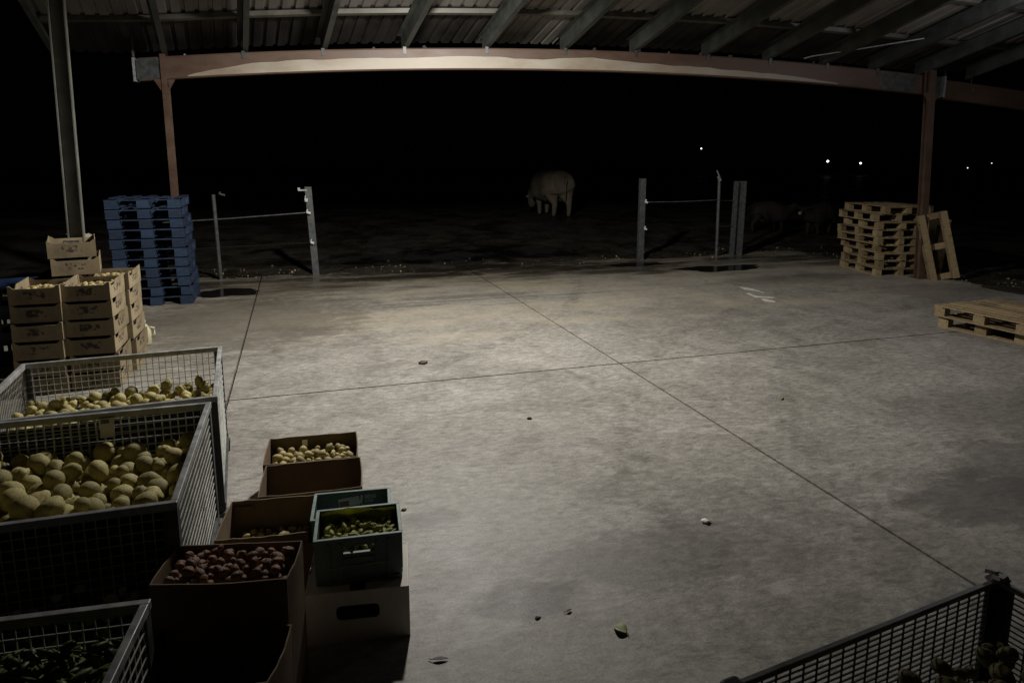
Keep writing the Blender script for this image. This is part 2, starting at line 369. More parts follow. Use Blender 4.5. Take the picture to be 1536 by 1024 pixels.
# ------------------------------------------------------------------ open shed (roof, beam, posts)
PL = Vector((-2.25, 12.1, 0)); E_ = Vector((.989, -.149, 0)).normalized(); NB = Vector((.149, .989, 0)).normalized()
def beam_top(s): return 3.635 + .30 * (1 - ((s - 6.6) / 6.8) ** 2)
BH = .335
shed = thing('open_shed', (0, 0, 0), 'open steel shed roof on rust red posts and beam above the concrete floor', 'shed')
def beam_mesh(s0, s1, drop=0.0, mat='beam', depth=.16, name='main_beam', back=0.0):
    b = MB(); n = 40; d0 = -depth / 2 + back; d1 = depth / 2 + back
    # hollow box profile with rounded-off lower lips
    prof = [(d0, -.02), (d0 + .012, 0), (d1 - .012, 0), (d1, -.02), (d1, -BH + .02), (d1 - .012, -BH), (d0 + .012, -BH), (d0, -BH + .02)]
    vs = []; fs = []
    for i in range(n + 1):
        s = s0 + (s1 - s0) * i / n; p = PL + E_ * s
        for (d, z) in prof: vs.append(p + NB * d + Vector((0, 0, beam_top(s) - drop + z)))
    for i in range(n):
        for k in range(8):
            a = i * 8 + k; c = i * 8 + (k + 1) % 8; fs.append((a, a + 8, c + 8, c))
    fs.append(tuple(range(8))); fs.append(tuple(reversed(range(n * 8, n * 8 + 8))))
    b.add(vs, fs); return b.build(name, M[mat], shed)
mb = beam_mesh(.1, 13.62)
beam_mesh(13.70, 20.5, .03, back=.05)['label'] = 'next span of the beam running on past the right post'
b = MB(); n = 90; vs = []; fs = []  # pale strip on the lower beam face, shaped to stand for lamp glare
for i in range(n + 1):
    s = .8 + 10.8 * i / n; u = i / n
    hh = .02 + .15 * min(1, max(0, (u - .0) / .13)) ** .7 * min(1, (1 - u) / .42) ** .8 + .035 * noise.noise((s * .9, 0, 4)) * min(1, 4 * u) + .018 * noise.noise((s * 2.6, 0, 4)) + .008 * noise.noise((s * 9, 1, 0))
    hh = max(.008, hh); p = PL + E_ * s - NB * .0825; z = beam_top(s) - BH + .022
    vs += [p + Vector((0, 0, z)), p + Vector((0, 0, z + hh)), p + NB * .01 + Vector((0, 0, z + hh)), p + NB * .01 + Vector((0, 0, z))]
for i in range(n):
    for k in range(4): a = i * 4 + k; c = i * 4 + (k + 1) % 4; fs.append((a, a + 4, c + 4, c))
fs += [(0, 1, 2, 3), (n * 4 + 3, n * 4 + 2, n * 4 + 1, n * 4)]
b.add(vs, fs); b.build('worn_strip', M['worn'], mb)  # lamp glare put into the strip's tan colour, not wear
# end plates, splice
b = MB()
for s in (.04,):
    b.box(PL + E_ * s + Vector((0, 0, beam_top(s) - BH / 2)), (.03, .2, BH + .01), (0, 0, math.atan2(E_.y, E_.x)))
b.build('end_plate', M['galv'], mb)
b = MB(); s = 13.66; b.box(PL + E_ * s + Vector((0, 0, beam_top(s) - BH / 2)), (.035, .26, BH + .03), (0, 0, math.atan2(E_.y, E_.x)))
b.build('splice_plate', M['galv'], mb)
# bare end pieces of the beam
az = math.atan2(E_.y, E_.x)
for s0, s1 in ((.07, .44), (12.4, 13.1), (13.3, 13.62)):
    b = MB(); n = 6; vs = []; fs = []
    for i in range(n + 1):
        s = s0 + (s1 - s0) * i / n; p = PL + E_ * s - NB * .0835
        vs += [p + Vector((0, 0, beam_top(s) - .018)), p + Vector((0, 0, beam_top(s) - BH + .018)), p + NB * .02 + Vector((0, 0, beam_top(s) - BH + .018)), p + NB * .02 + Vector((0, 0, beam_top(s) - .018))]
    for i in range(n):
        for k in range(4):
            a = i * 4 + k; c = i * 4 + (k + 1) % 4; fs.append((a, a + 4, c + 4, c))
    fs += [(0, 1, 2, 3), (n * 4 + 3, n * 4 + 2, n * 4 + 1, n * 4)]
    b.add(vs, fs); b.build('bare_plate', M['galvdark'], mb)
def post(base, top, name, mat, w, d, rz, label=None):
    base, top = Vector(base), Vector(top)
    b = MB(); ax = (top - base)
    X = Vector((math.cos(rz), math.sin(rz), 0)); Y = Vector((-math.sin(rz), math.cos(rz), 0)); tf = .011; tw = .008
    def slab(o0, du, dv):
        vs = []
        for p in (base, top):
            for a, c in ((-.5, -.5), (.5, -.5), (.5, .5), (-.5, .5)):
                vs.append(p + X * (o0[0] + a * du) + Y * (o0[1] + c * dv))
        b.add(vs, [(0, 3, 2, 1), (4, 5, 6, 7), (0, 1, 5, 4), (1, 2, 6, 5), (2, 3, 7, 6), (3, 0, 4, 7)])
    slab((-d / 2, 0), tf, w); slab((d / 2, 0), tf, w); slab((0, 0), d - tf - .001, tw)
    o = b.build(name, M[mat], shed)
    b = MB(); b.box(base + Vector((0, 0, .008)), (max(w, d) + .12, max(w, d) + .12, .016), (0, 0, rz))
    for sx in (-1, 1):
        for sy in (-1, 1):
            b.tube([base + X * sx * (max(w, d) / 2 + .03) + Y * sy * (max(w, d) / 2 + .03) + Vector((0, 0, .016)), base + X * sx * (max(w, d) / 2 + .03) + Y * sy * (max(w, d) / 2 + .03) + Vector((0, 0, .045))], .012, 6)
    b.build('base_plate', M[mat], o)
    if label: o['label'] = label
    return o
p1 = post((-1.80, 11.98, 0), (-1.80, 11.98, beam_top(.5) + .03), 'steel_post', 'beam', .085, .10, az + math.pi / 2, 'rust red post behind the blue pallets')
p2 = post((10.94, 9.80, 0), (10.84, 9.90, beam_top(13.3) + .06), 'steel_post', 'beam', .12, .13, az + math.pi / 2, 'rust red post beside the wooden pallet stack')
p3 = post((-2.25, 8.30, 0), (-2.16, 8.33, 5.22), 'steel_post', 'postgrey', .13, .135, R(8), 'grey post rising behind the cardboard trays')
for p, s, po in ((Vector((-1.80, 11.98, 0)), .45, p1), (Vector((10.85, 9.88, 0)), 13.28, p2)):
    b = MB(); z = beam_top(s) - BH - .002
    for k in (-1, 1):
        q = p + E_ * k * .055
        vs = [q + NB * d + v for d in (-.05, -.04) for v in (Vector((0, 0, z)), E_ * k * .10 + Vector((0, 0, z)), Vector((0, 0, z - .17)))]
        b.add(vs, [(0, 1, 2), (5, 4, 3), (0, 3, 4, 1), (1, 4, 5, 2), (2, 5, 3, 0)])
    b.build('gusset', M['beam'], po)
# rafters (Z sections falling towards the beam), purlins and sheet above
SL = math.tan(R(15.2)); AZR = R(-5.0)
GD = Vector((math.sin(AZR), math.cos(AZR), 0))          # plan direction, away from camera
GX = Vector((math.cos(AZR), -math.sin(AZR), 0))
def roofpt(s, t, dz=0.0):                                # s along beam, t metres along rafter from the beam (towards camera positive)
    p = PL + E_ * s - GD * t
    p.z = beam_top(max(-.2, min(13.6, s))) + .012 + SL * t + dz
    return p
RS = [-1.1, .44, 1.61, 2.80, 4.06, 5.37, 6.67, 7.87, 9.15, 10.28, 11.35, 12.32, 13.25, 14.3]
RH = .235; T0, T1 = -.12, 12.0
for s in RS:
    b = MB(); a0, a1 = roofpt(s, T0), roofpt(s, T1)
    def sl(x0, x1, z0, z1):
        vs = []
        for p in (a0, a1):
            for xx, zz in ((x0, z0), (x1, z0), (x1, z1), (x0, z1)): vs.append(p + GX * xx + Vector((0, 0, zz)))
        b.add(vs, [(0, 1, 2, 3), (7, 6, 5, 4), (0, 4, 5, 1), (1, 5, 6, 2), (2, 6, 7, 3), (3, 7, 4, 0)])
    sl(-.004, .004, .007, RH - .007); sl(-.004, .075, 0, .006); sl(-.075, .004, RH - .006, RH)
    r = b.build('rafter', M['rafter'], shed)
    b = MB(); c = roofpt(s, .02); sb = max(.1, min(13.5, s))
    if .1 < s < 13.4:
        q = PL + E_ * (s + .02) - NB * .088; b.box((q.x, q.y, beam_top(s) - .035), (.05, .012, .11), (0, 0, az)); b.build('cleat', M['galvdark'], r)
for t in (.62, 1.82, 3.02, 4.22, 5.6, 7.0, 8.4, 9.8):
    b = MB()
    for k in range(len(RS) - 1):
        a0, a1 = roofpt(RS[k], t, RH), roofpt(RS[k + 1], t, RH)
        vs = []
        for p in (a0, a1):
            for d, z in ((-.035, .004), (.035, .004), (.035, .07), (-.035, .07)): vs.append(p + GD * d + Vector((0, 0, z - SL * d)))
        b.add(vs, [(0, 1, 2, 3), (7, 6, 5, 4), (0, 4, 5, 1), (1, 5, 6, 2), (2, 6, 7, 3), (3, 7, 4, 0)])
    b.build('purlin', M['purlin'], shed)
# eave strip past the beam, its shade put into the colour, and the corrugated sheet
S0, S1 = -1.25, 14.5; pitch = .19
def sheeting(name, s0, s1, ta, tb, nt, mat, dz=0.0):
    b = MB(); n = max(1, round((s1 - s0) / pitch)); vs = []; row = []
    for i in range(n):
        for ds, z in ((0, 0), (.115, 0), (.13, .028), (.175, .028)): row.append((s0 + i * pitch + ds, z))
    row.append((s0 + n * pitch, 0))
    for t in [ta + (tb - ta) * k / nt for k in range(nt + 1)]:
        for (q, z) in row: vs.append(roofpt(q, t, RH + .076 + dz + z + .006 * noise.noise((q * .8, t * .7, 1))))
    m = len(row); fs = [(j * m + i, j * m + i + 1, (j + 1) * m + i + 1, (j + 1) * m + i) for j in range(nt) for i in range(m - 1)]
    b.add(vs, fs); o = b.build(name, M[mat], shed)
    so = o.modifiers.new('thick', 'SOLIDIFY'); so.thickness = .0015; return o
sheeting('roof_sheet', S0, S1, .60, 12.3, 14, 'sheet')
sheeting('eave_sheet', S0, 5.37, -.55, .70, 3, 'eave', -.006)['label'] = 'old dark sheet along the eave'
sheeting('eave_sheet', 5.40, 6.7, -.55, .70, 3, 'sheet', -.006)['label'] = 'paler sheet let into the dark eave'
sheeting('eave_sheet', 6.78, S1, -.55, .70, 3, 'eave', -.006)['label'] = 'old dark sheet along the eave'
# thin conduit dropping from the purlin to the beam, hangers past the splice
b = MB(); b.tube([roofpt(12.3, .95, .12), roofpt(11.6, .5, .08), roofpt(11.0, .15, .05), roofpt(10.9, .08, .03)], .011, 6); b.build('conduit', M['galv'], shed)
b = MB(); b.bar(PL + E_ * 13.75 + Vector((0, 0, 3.62)), roofpt(13.75, 0, .26), .012); b.bar(PL + E_ * 14.3 + Vector((0, 0, 3.35)), roofpt(14.3, 0, 0), .012)
b.tube([PL + E_ * 14.3 + Vector((0, 0, 3.5)), PL + E_ * 14.34 - NB * .03 + Vector((0, 0, 3.42)), PL + E_ * 14.3 + Vector((0, 0, 3.34)), PL + E_ * 14.26 + Vector((0, 0, 3.27))], .02, 6)
b.bar(PL + E_ * .02 + Vector((0, 0, 3.6)), roofpt(.02, 0, .3), .03)
b.build('hanger', M['galvdark'], shed)
b = MB(); rr = random.Random(3)
for k in range(11):
    s = rr.uniform(.6, 13.2); q = PL + E_ * s - NB * rr.uniform(.0, .05); r = rr.uniform(.012, .028)
    b.box((q.x, q.y, beam_top(s) + r * .6), (r * 2, r * 1.6, r * 1.6), (rr.random(), rr.random(), rr.random()))
b.build('bolt', M['gate'], mb)

# ------------------------------------------------------------------ yard fences
def fence(label, posts, rails, extras, group=None):
    p0 = posts[0]; t = thing('pipe_fence', (p0[0], p0[1], 0), label, 'fence'); ox, oy = p0[0], p0[1]
    for (x, y, h, w, kind, mat, lean) in posts:
        b = MB(); z0 = -.2; x -= ox; y -= oy
        if kind == 'pipe': b.tube([(x, y, z0), (x + lean, y, h)], w / 2, 10)
        elif kind == 'channel':
            for c, d in (((0, -w * .25), (w, .008)), ((-w / 2 + .004, w * .1), (.008, w * .7)), ((w / 2 - .004, w * .1), (.008, w * .7))):
                vs = []
                for zz, l in ((z0, 0), (h, lean)):
                    for a, e in ((-.5, -.5), (.5, -.5), (.5, .5), (-.5, .5)): vs.append((x + l + c[0] + a * d[0] * (.98 if d[0] > .05 else 1), y + c[1] + e * d[1], zz))
                b.add(vs, [(0, 3, 2, 1), (4, 5, 6, 7), (0, 1, 5, 4), (1, 2, 6, 5), (2, 3, 7, 6), (3, 0, 4, 7)])
        else:
            for c, d in (((0, 0), (w - .02, .009)), ((-w / 2 + .005, 0), (.010, w * .8)), ((w / 2 - .005, 0), (.010, w * .8))):
                vs = []
                for zz, l in ((z0, 0), (h, lean)):
                    for a, e in ((-.5, -.5), (.5, -.5), (.5, .5), (-.5, .5)): vs.append((x + l + c[0] + a * d[0], y + c[1] + e * d[1], zz))
                b.add(vs, [(0, 3, 2, 1), (4, 5, 6, 7), (0, 1, 5, 4), (1, 2, 6, 5), (2, 3, 7, 6), (3, 0, 4, 7)])
        b.build('post', M[mat], t)
    for (nm, a, c, r, mat) in rails:
        b = MB(); b.tube([(a[0] - ox, a[1] - oy, a[2]), ((a[0] + c[0]) / 2 - ox, a[1] - oy, (a[2] + c[2]) / 2 - r), (c[0] - ox, c[1] - oy, c[2])], r, 8); b.build(nm, M[mat], t)
    for (nm, c, d, rot, mat) in extras:
        b = MB(); b.box((c[0] - ox, c[1] - oy, c[2]), d, rot); b.box((c[0] - ox - d[0] * .4, c[1] - oy, c[2] + d[2] * .8), (d[0] * .3, d[1], d[2] * 1.6), rot); b.build(nm, M[mat], t, bevel=.003)
    return t
fence('thin post and channel post fence with one rail beside the blue pallets',
      [(-1.37, 13.45, 1.54, .065, 'pipe', 'gate', -.03), (.31, 13.45, 1.66, .12, 'channel', 'gate', -.08)],
      [('rail', (-2.6, 13.45, 1.05), (.26, 13.43, 1.19), .013, 'galvdark'), ('wire', (-2.6, 13.47, .56), (.29, 13.43, .63), .003, 'darkliner')],
      [('hook', (.13, 13.42, 1.60), (.16, .03, .03), (0, 0, .1), 'galv'), ('insulator', (.19, 13.38, 1.42), (.05, .05, .05), (.3, .2, 0), 'white'),
       ('insulator', (.22, 13.37, 1.19), (.07, .05, .04), (0, .3, 0), 'white'), ('insulator', (.26, 13.37, .63), (.06, .05, .04), (0, .3, 0), 'white'), ('hook', (-1.25, 13.45, 1.54), (.1, .03, .03), (0, .3, 0), 'galvdark')])
fence('channel post fence with one rail and a wide steel post beside the puddle',
      [(7.11, 13.42, 1.76, .125, 'channel', 'gate', .0), (9.06, 13.48, 1.71, .07, 'pipe', 'gate', -.02), (9.56, 13.48, 1.68, .22, 'wide', 'gate', .03)],
      [('rail', (7.14, 13.42, 1.255), (9.05, 13.46, 1.27), .012, 'galvdark'), ('wire', (9.05, 13.48, 1.26), (9.52, 13.48, 1.25), .006, 'galvdark'), ('wire', (9.05, 13.48, .68), (9.52, 13.48, .67), .006, 'galvdark')],
      [('hook', (8.98, 13.40, 1.74), (.06, .03, .12), (0, -.5, 0), 'galv'), ('insulator', (7.19, 13.38, 1.255), (.05, .05, .04), (0, .3, 0), 'white'), ('insulator', (7.19, 13.38, .68), (.05, .05, .04), (0, .3, 0), 'white')])

# ------------------------------------------------------------------ pallets
def pallet(name, L, W, mat, label, group, slats=5, gap=None, skids=3, rr=random, sw=None, bw=.105, inset=0.0):
    """L along y, W along x, underside at z=0; parts deck, block, skid"""
    t = thing(name, (0, 0, 0), label, 'pallet', group)
    b = MB(); sw = sw or W / (slats + (slats - 1) * .42)
    for k in range(slats):
        x = -W / 2 + sw / 2 + k * (W - sw) / (slats - 1)
        b.box((x + rr.uniform(-.004, .004), inset / 2, .136), (sw, L - inset + rr.uniform(-.01, .01), .016), (0, 0, rr.uniform(-.006, .006)))
    for k in (-1, 0, 1):
        d = .035 if inset and k < 0 else .11
        b.box((0, k * (L / 2 - d / 2), .120), (W, d, .0155))
    b.build('deck', M[mat], t)
    for kx in ((-1, 0, 1) if skids == 3 else (-1, 1)):
        x = kx * (W / 2 - bw / 2 - .002)
        b = MB(); b.box((x, 0, .008), (bw, L, .016)); b.build('skid', M[mat], t)
        for ky in (-1, 0, 1):
            b = MB(); b.box((x, ky * (L / 2 - .07), .064), (bw + rr.uniform(-.006, .006), .14 + rr.uniform(-.012, .01), .096)); b.build('block', M[mat], t)
    return t
ORD = ['topmost', 'second from the top', 'third from the top', 'fourth from the top', 'fifth from the top', 'sixth from the top', 'seventh from the top', 'eighth from the top', 'ninth from the top', 'tenth from the top', 'bottom one']
PH = .1455
rp = random.Random(11)
# blue pallets: front (skid ends with blocks) faces the camera
bp = pallet('blue_pallet', 1.05, 1.0, 'bluewood', '', 'blue pallets in the tall stack', rr=rp, bw=.17, sw=.10, inset=.30)
for k in range(11):
    o = bp if k == 0 else copy_tree(bp)
    lean = k * .0065
    o.location = (-2.08 - lean + rp.uniform(-.016, .016), 11.79 + rp.uniform(-.012, .012) - lean * .3, k * PH)
    o.rotation_euler = (0, 0, R(1.5) + rp.uniform(-.02, .02))
    o['label'] = 'blue pallet, ' + ORD[10 - k] + ' of the tall stack'
# weathered wooden stack
wp = pallet('wooden_pallet', 1.25, .98, 'wood', '', 'wooden pallets in the weathered stack', rr=rp)
for k in range(9):
    o = wp if k == 0 else copy_tree(wp)
    o.location = (10.98 + rp.uniform(-.05, .05), 10.76 + rp.uniform(-.07, .07), k * PH)
    o.rotation_euler = (0, 0, R(-12) + rp.uniform(-.06, .06) + (math.pi if k % 2 else 0))
    o['label'] = 'weathered wooden pallet, ' + (ORD[8 - k] if k else 'bottom one') + ' of the stack by the right post'
fp = pallet('flat_pallet', 1.08, 1.15, 'wood', 'wooden pallet on the floor carrying another pallet', 'wooden pallets lying on the floor', slats=7, rr=rp)
fp.location = (8.60, 6.32, 0); fp.rotation_euler = (0, 0, R(8))
f2 = pallet('flat_pallet', 1.18, 1.15, 'wood', 'wooden pallet with slatted deck lying on top of another pallet', 'wooden pallets lying on the floor', slats=9, rr=rp)
f2.location = (8.52, 6.25, PH); f2.rotation_euler = (0, 0, R(3.5))
lp = pallet('leaning_pallet', 1.22, .47, 'wood', 'narrow wooden pallet standing on end and leaning beside the right post', None, slats=2, skids=2, rr=rp, sw=.1)
lx = Matrix.Rotation(R(-17.3 - 14), 4, 'Z') @ Matrix.Rotation(R(-14), 4, 'Y') @ Matrix.Rotation(R(90 - 4), 4, 'X') @ Matrix.Rotation(R(180), 4, 'Y')
lp.rotation_euler = lx.to_euler(); lp.location = (11.02, 9.52, .61)
lq = pallet('leaning_pallet', 1.05, .6, 'wood', 'dark wooden pallet standing on end behind the narrow leaning pallet', None, slats=3, rr=rp)
lq.rotation_euler = (Matrix.Rotation(R(-32), 4, 'Z') @ Matrix.Rotation(R(4), 4, 'Y') @ Matrix.Rotation(R(90 + 3), 4, 'X')).to_euler(); lq.location = (11.42, 10.15, .55)

# ------------------------------------------------------------------ produce
def lumpy(src, seed, amp, lump, sx, sy, sz):
    me = src.copy(); me.name = 'produce'
    for v in me.vertices:
        d = v.co.normalized()
        r = 1 + amp * noise.noise(d * 1.3 + Vector((seed, 0, 0))) + lump * noise.noise(d * 3.1 + Vector((0, seed, 0)))
        v.co = Vector((d.x * r * sx, d.y * r * sy, d.z * r * sz))
    me.polygons.foreach_set('use_smooth', [True] * len(me.polygons)); return me
def variants(mat, specs, src=None):
    out = []
    for k, sp in enumerate(specs):
        me = lumpy(src or ICO3, k * 7.3 + 1, *sp); me.materials.append(M[mat]); out.append(me)
    return out
PV = variants('potato', [(.10, .03, 1.05, .95, .92), (.09, .02, 1.1, .92, .88), (.14, .07, 1.08, .9, .88), (.07, .015, 1.0, .98, .96), (.16, .10, 1.12, .86, .82), (.10, .05, 1.16, .86, .82), (.06, .015, 1.03, 1.0, .97)])
KV = variants('potato', [(.2, .22, 1.1, .88, .84), (.24, .28, 1.18, .8, .78), (.14, .18, 1.05, .95, .88), (.12, .05, 1.1, .92, .9), (.26, .2, 1.3, .74, .72)])
PD = variants('potatodark', [(.18, .08, 1.1, .9, .86), (.24, .14, 1.15, .85, .82), (.16, .06, 1.05, .95, .9)])
SV = variants('smallpot', [(.25, .06, 1.15, .9, .85), (.2, .03, 1.05, .95, .92), (.35, .1, 1.2, .8, .8)], ICO2)
OV = variants('onion', [(.2, .03, 1.1, .92, .85), (.15, .03, 1.2, .85, .8), (.25, .05, 1.0, .95, .9)], ICO3)
FV = variants('fruit', [(.2, .05, 1.6, .72, .7), (.3, .08, 1.9, .68, .62), (.25, .05, 1.3, .8, .75)], ICO3)
GV = variants('pod', [(.3, .12, 1.9, .62, .5), (.35, .2, 1.3, .8, .55), (.3, .15, 2.3, .5, .42)], ICO2)
def pile(rng, x0, x1, y0, y1, base, r0, r1, n, tries=7, squash=.82):
    P = []
    for k in range(n):
        r = r0 + (r1 - r0) * rng.random() ** 1.3; best = None
        for q in range(tries):
            x = rng.uniform(x0 + r, x1 - r); y = rng.uniform(y0 + r, y1 - r); z = base(x, y) + r * squash
            for (a, c, e, g) in P:
                d2 = (a - x) ** 2 + (c - y) ** 2; s = (r + g) * squash
                if d2 < s * s: z = max(z, e + math.sqrt(s * s - d2))
            if best is None or z < best[2]: best = (x, y, z, r)
        P.append(best)
    return P
def pick_seen(P, T, cap, rim=None):
    """indices of the pieces that the camera sees most of, at most cap"""
    C = T.inverted() @ Vector((0, 0, 2.15)); S = [(Vector((x, y, z)), r) for x, y, z, r in P]; out = []
    for i, (c, r) in enumerate(S):
        if not in_frame(T @ c): continue
        v = (C - c).normalized(); a = v.orthogonal().normalized(); b2 = v.cross(a); n = 0
        near = [(q, g) for j, (q, g) in enumerate(S) if j != i and (q - c).dot(v) > -r and ((q - c) - v * (q - c).dot(v)).length < (r + g)]
        for k in range(9):
            an = k * .785; rad = r * (.0 if k == 8 else .72); p = c + (a * math.cos(an) + b2 * math.sin(an)) * rad + v * (r * .6)
            d = (C - p); L = d.length; d /= L
            if rim and C.y < -rim[0]:
                f = (-rim[0] - p.y) / (C.y - p.y)
                if (p + (C - p) * f).z < rim[1]: continue
            ok = True
            for q, g in near:
                w = q - p; tt = w.dot(d)
                if tt > 0 and (w - d * tt).length < g * .8: ok = False; break
            n += ok
        if n: out.append((n * r * r, i))
    out.sort(reverse=True); return [i for n, i in out[:cap]]
def scatter(name, P, idx, var, T, label, cat, group, rng, stuff_mat=None, stuff_name=None, view=None, tilt=1.0):
    """each piece that shows is a thing; the rest of the pile becomes one stuff object"""
    heap = MB(); idx = set(idx)
    for i, (x, y, z, r) in enumerate(P):
        w = T @ Vector((x, y, z)); rot = Euler((rng.uniform(-1, 1) * tilt, rng.uniform(-1, 1) * tilt, rng.uniform(0, 6.28)))
        if i in idx and (view is None or view(w)):
            o = bpy.data.objects.new(name, rng.choice(var)); col.objects.link(o)
            o.location = w; o.rotation_euler = rot; o.scale = (r, r, r); tag(o, label, cat, group)
        elif stuff_mat:
            heap.mesh_from(rng.choice(var), Matrix.Translation(w) @ rot.to_matrix().to_4x4() @ Matrix.Diagonal((r, r, r, 1)))
    return heap
# camera (needed to know which pieces fall inside the frame)
cam = bpy.data.cameras.new('camera'); co = bpy.data.objects.new('camera', cam); col.objects.link(co); sc.camera = co
co.location = (0, 0, 2.15); co.rotation_euler = (R(90) - math.atan(181 / 1037.), 0, R(-17.3))
cam.sensor_width = 36; cam.lens = 36 * 1037 / 1536.; cam.shift_y = -(512 - 421) / 1536.; cam.clip_end = 800; cam.clip_start = .05
def in_frame(w, m=.06):
    T = math.atan(181 / 1037.); p = w - Vector((0, 0, 2.15)); ps = R(17.3)
    f = Vector((math.sin(ps) * math.cos(T), math.cos(ps) * math.cos(T), -math.sin(T))); r = Vector((math.cos(ps), -math.sin(ps), 0)); u = r.cross(f)
    d = p.dot(f)
    if d < .2: return False
    x = 768 + p.dot(r) / d * 1037; y = 421 - p.dot(u) / d * 1037
    return -25 < x < 1561 and -25 < y < 1049

# ------------------------------------------------------------------ wire mesh bins
def mesh_bin(loc, rz, W, D, H, label, vs=.026, frame='galvdark', wire='wire', floor_z=.12, hs=.042, rh=.034, rw=.028, fs=.04):
    t = thing('mesh_bin', loc, label, 'bin', 'steel mesh bins of produce', rz)
    b = MB(); b.box((0, 0, floor_z), (W - .02, D - .02, .012)); b.build('base_tray', M[frame], t)
    b = MB()
    b.box((0, -D / 2, H - rh / 2), (W + rw, rw, rh)); b.box((0, D / 2, H - rh / 2), (W + rw, rw, rh))
    b.box((-W / 2, 0, H - rh / 2), (rw, D - rw - .001, rh)); b.box((W / 2, 0, H - rh / 2), (rw, D - rw - .001, rh))
    b.build('top_rail', M['galv'], t, bevel=.003)
    b = MB()
    b.box((0, -D / 2, .10), (W, .03, .05)); b.box((0, D / 2, .10), (W, .03, .05)); b.box((-W / 2, 0, .10), (.03, D - .031, .05)); b.box((W / 2, 0, .10), (.03, D - .031, .05))
    b.build('bottom_rail', M[frame], t)
    for sx in (-1, 1):
        for sy in (-1, 1):
            b = MB(); h = H - rh - .001
            b.box((sx * (W / 2 + .008), sy * (D / 2 - .02), h / 2 + .04), (.006, .05, h - .08)); b.box((sx * (W / 2 - .02), sy * (D / 2 + .008), h / 2 + .04), (.05, .006, h - .08))
            po = b.build('corner_post', M[frame], t)
            b = MB(); b.box((sx * (W / 2 - .01), sy * (D / 2 - .01), .04), (.07, .07, .08), taper=.8); b.build('foot', M[frame], po)
    def panel(along, off, nvert, axis_x):
        b = MB(); z0, z1 = .125, H - rh
        n = int(along / nvert)
        for k in range(n + 1):
            q = -along / 2 + k * along / n
            if axis_x: b.box((q, off, (z0 + z1) / 2), (.0042, .0042, z1 - z0))
            else: b.box((off, q, (z0 + z1) / 2), (.0042, .0042, z1 - z0))
        m = int((z1 - z0) / hs)
        for k in range(1, m):
            z = z0 + k * (z1 - z0) / m
            if axis_x: b.box((0, off + .0042, z), (along, .0042, .0042))
            else: b.box((off + .0042 * (1 if off > 0 else -1), 0, z), (.0042, along, .0042))
        return b
    panel(W, -D / 2 + .006, fs, True).build('mesh_panel', M[wire], t); panel(W, D / 2 - .006, fs, True).build('mesh_panel', M[wire], t)
    panel(D, -W / 2, vs, False).build('mesh_panel', M[wire], t); panel(D, W / 2, vs, False).build('mesh_panel', M[wire], t)
    return t
def fill_bin(t, W, D, H, level, r0, r1, n, label, group, seed, var=None, heap_mat='potato', lining=True, cap=90):
    rng = random.Random(seed); T = Matrix.Translation(t.location) @ t.rotation_euler.to_matrix().to_4x4()
    P = pile(rng, -W / 2 + .01, W / 2 - .01, -D / 2 + .01, D / 2 - .01, level, r0, r1, n)
    heap = scatter('potato', P, pick_seen(P, T, cap, (D / 2, H - .04) if lining else None), var or PV, T, label, 'potato', group, rng, True, view=in_frame)
    if lining:      # potatoes lying against the mesh lower down, and the dark core of the load
        for k in range(60):
            z = rng.uniform(.18, .5); r = rng.uniform(.04, .06)
            for (x, y) in ((W / 2 - r - .01, rng.uniform(-D / 2 + r, D / 2 - r)), (rng.uniform(-W / 2 + r, W / 2 - r), -D / 2 + r + .01)):
                heap.mesh_from(ICO2, T @ Matrix.Translation((x, y, z)) @ Matrix.Diagonal((r, r * 1.15, r * .9, 1)))
    c = MB(); c.box((0, 0, .30), (W - .22, D - .22, .35))
    for v in c.v: heap.v.append(tuple(T @ Vector(v)))
    o = len(heap.v) - 8; heap.f += [tuple(i + o for i in f) for f in c.f]; heap.m += [0] * 6
    h = heap.build('potato_heap', M[heap_mat], None, smooth=True)
    tag(h, label.replace('lying', 'buried').replace('potato ', 'potatoes ', 1) if False else 'potatoes deep in the load below those on top, ' + group.split(' in ')[-1], 'potatoes', None, 'stuff')
    return P
B1 = mesh_bin((-1.14, 3.475, 0), 0, 1.22, 1.20, .8, 'steel mesh bin of large pale potatoes with a paper tag on its rim', vs=.028)
fill_bin(B1, 1.22, 1.20, .8, lambda x, y: .42 + .10 * (x > 0) * x + .10 * max(0, y) * max(0, x) - .02 * y + .02 * math.sin(7 * x + 3 * y), .027, .060, 430,
         'large pale yellowish potato lying on the load of the near mesh bin', 'potatoes in the near mesh bin', 5, PV + KV[:2], cap=88)
b = MB(); b.box((.0, 0, 0), (.075, .003, .06)); b.box((.0, -.003, .012), (.028, .002, .022), mat=1); b.box((-.02, -.003, .012), (.01, .002, .022), mat=1); b.box((.0, -.0005, -.055), (.07, .0025, .05))
tg = b.build('tag', [M['white'], M['galvdark']], B1); tg.location = (.10, .575, .745)
b = MB(); b.box((0, 0, 0), (.12, .003, .075)); tg = b.build('tag', [M['galvdark']], B1); tg.location = (-.15, -.605, .42)
b = MB(); b.box((0, -.588, .45), (1.16, .004, .62)); b.build('liner', M['darkliner'], B1)  # dark sheet added behind the front mesh, standing for the shaded load
b = MB(); b.box((.592, 0, .42), (.004, 1.15, .58)); b.build('liner', M['liner'], B1)
B2 = mesh_bin((-1.155, 4.72, 0), R(4), 1.22, 1.16, .8, 'steel mesh bin of smaller knobbly potatoes behind the tagged bin', vs=.03)
b = MB(); b.box((.592, 0, .36), (.004, 1.11, .46)); b.build('liner', M['liner'], B2)
b = MB(); b.box((0, -.566, .43), (1.16, .004, .60)); b.build('liner', M['darkliner'], B2)  # added dark sheet, stands for shade behind this bin's front mesh
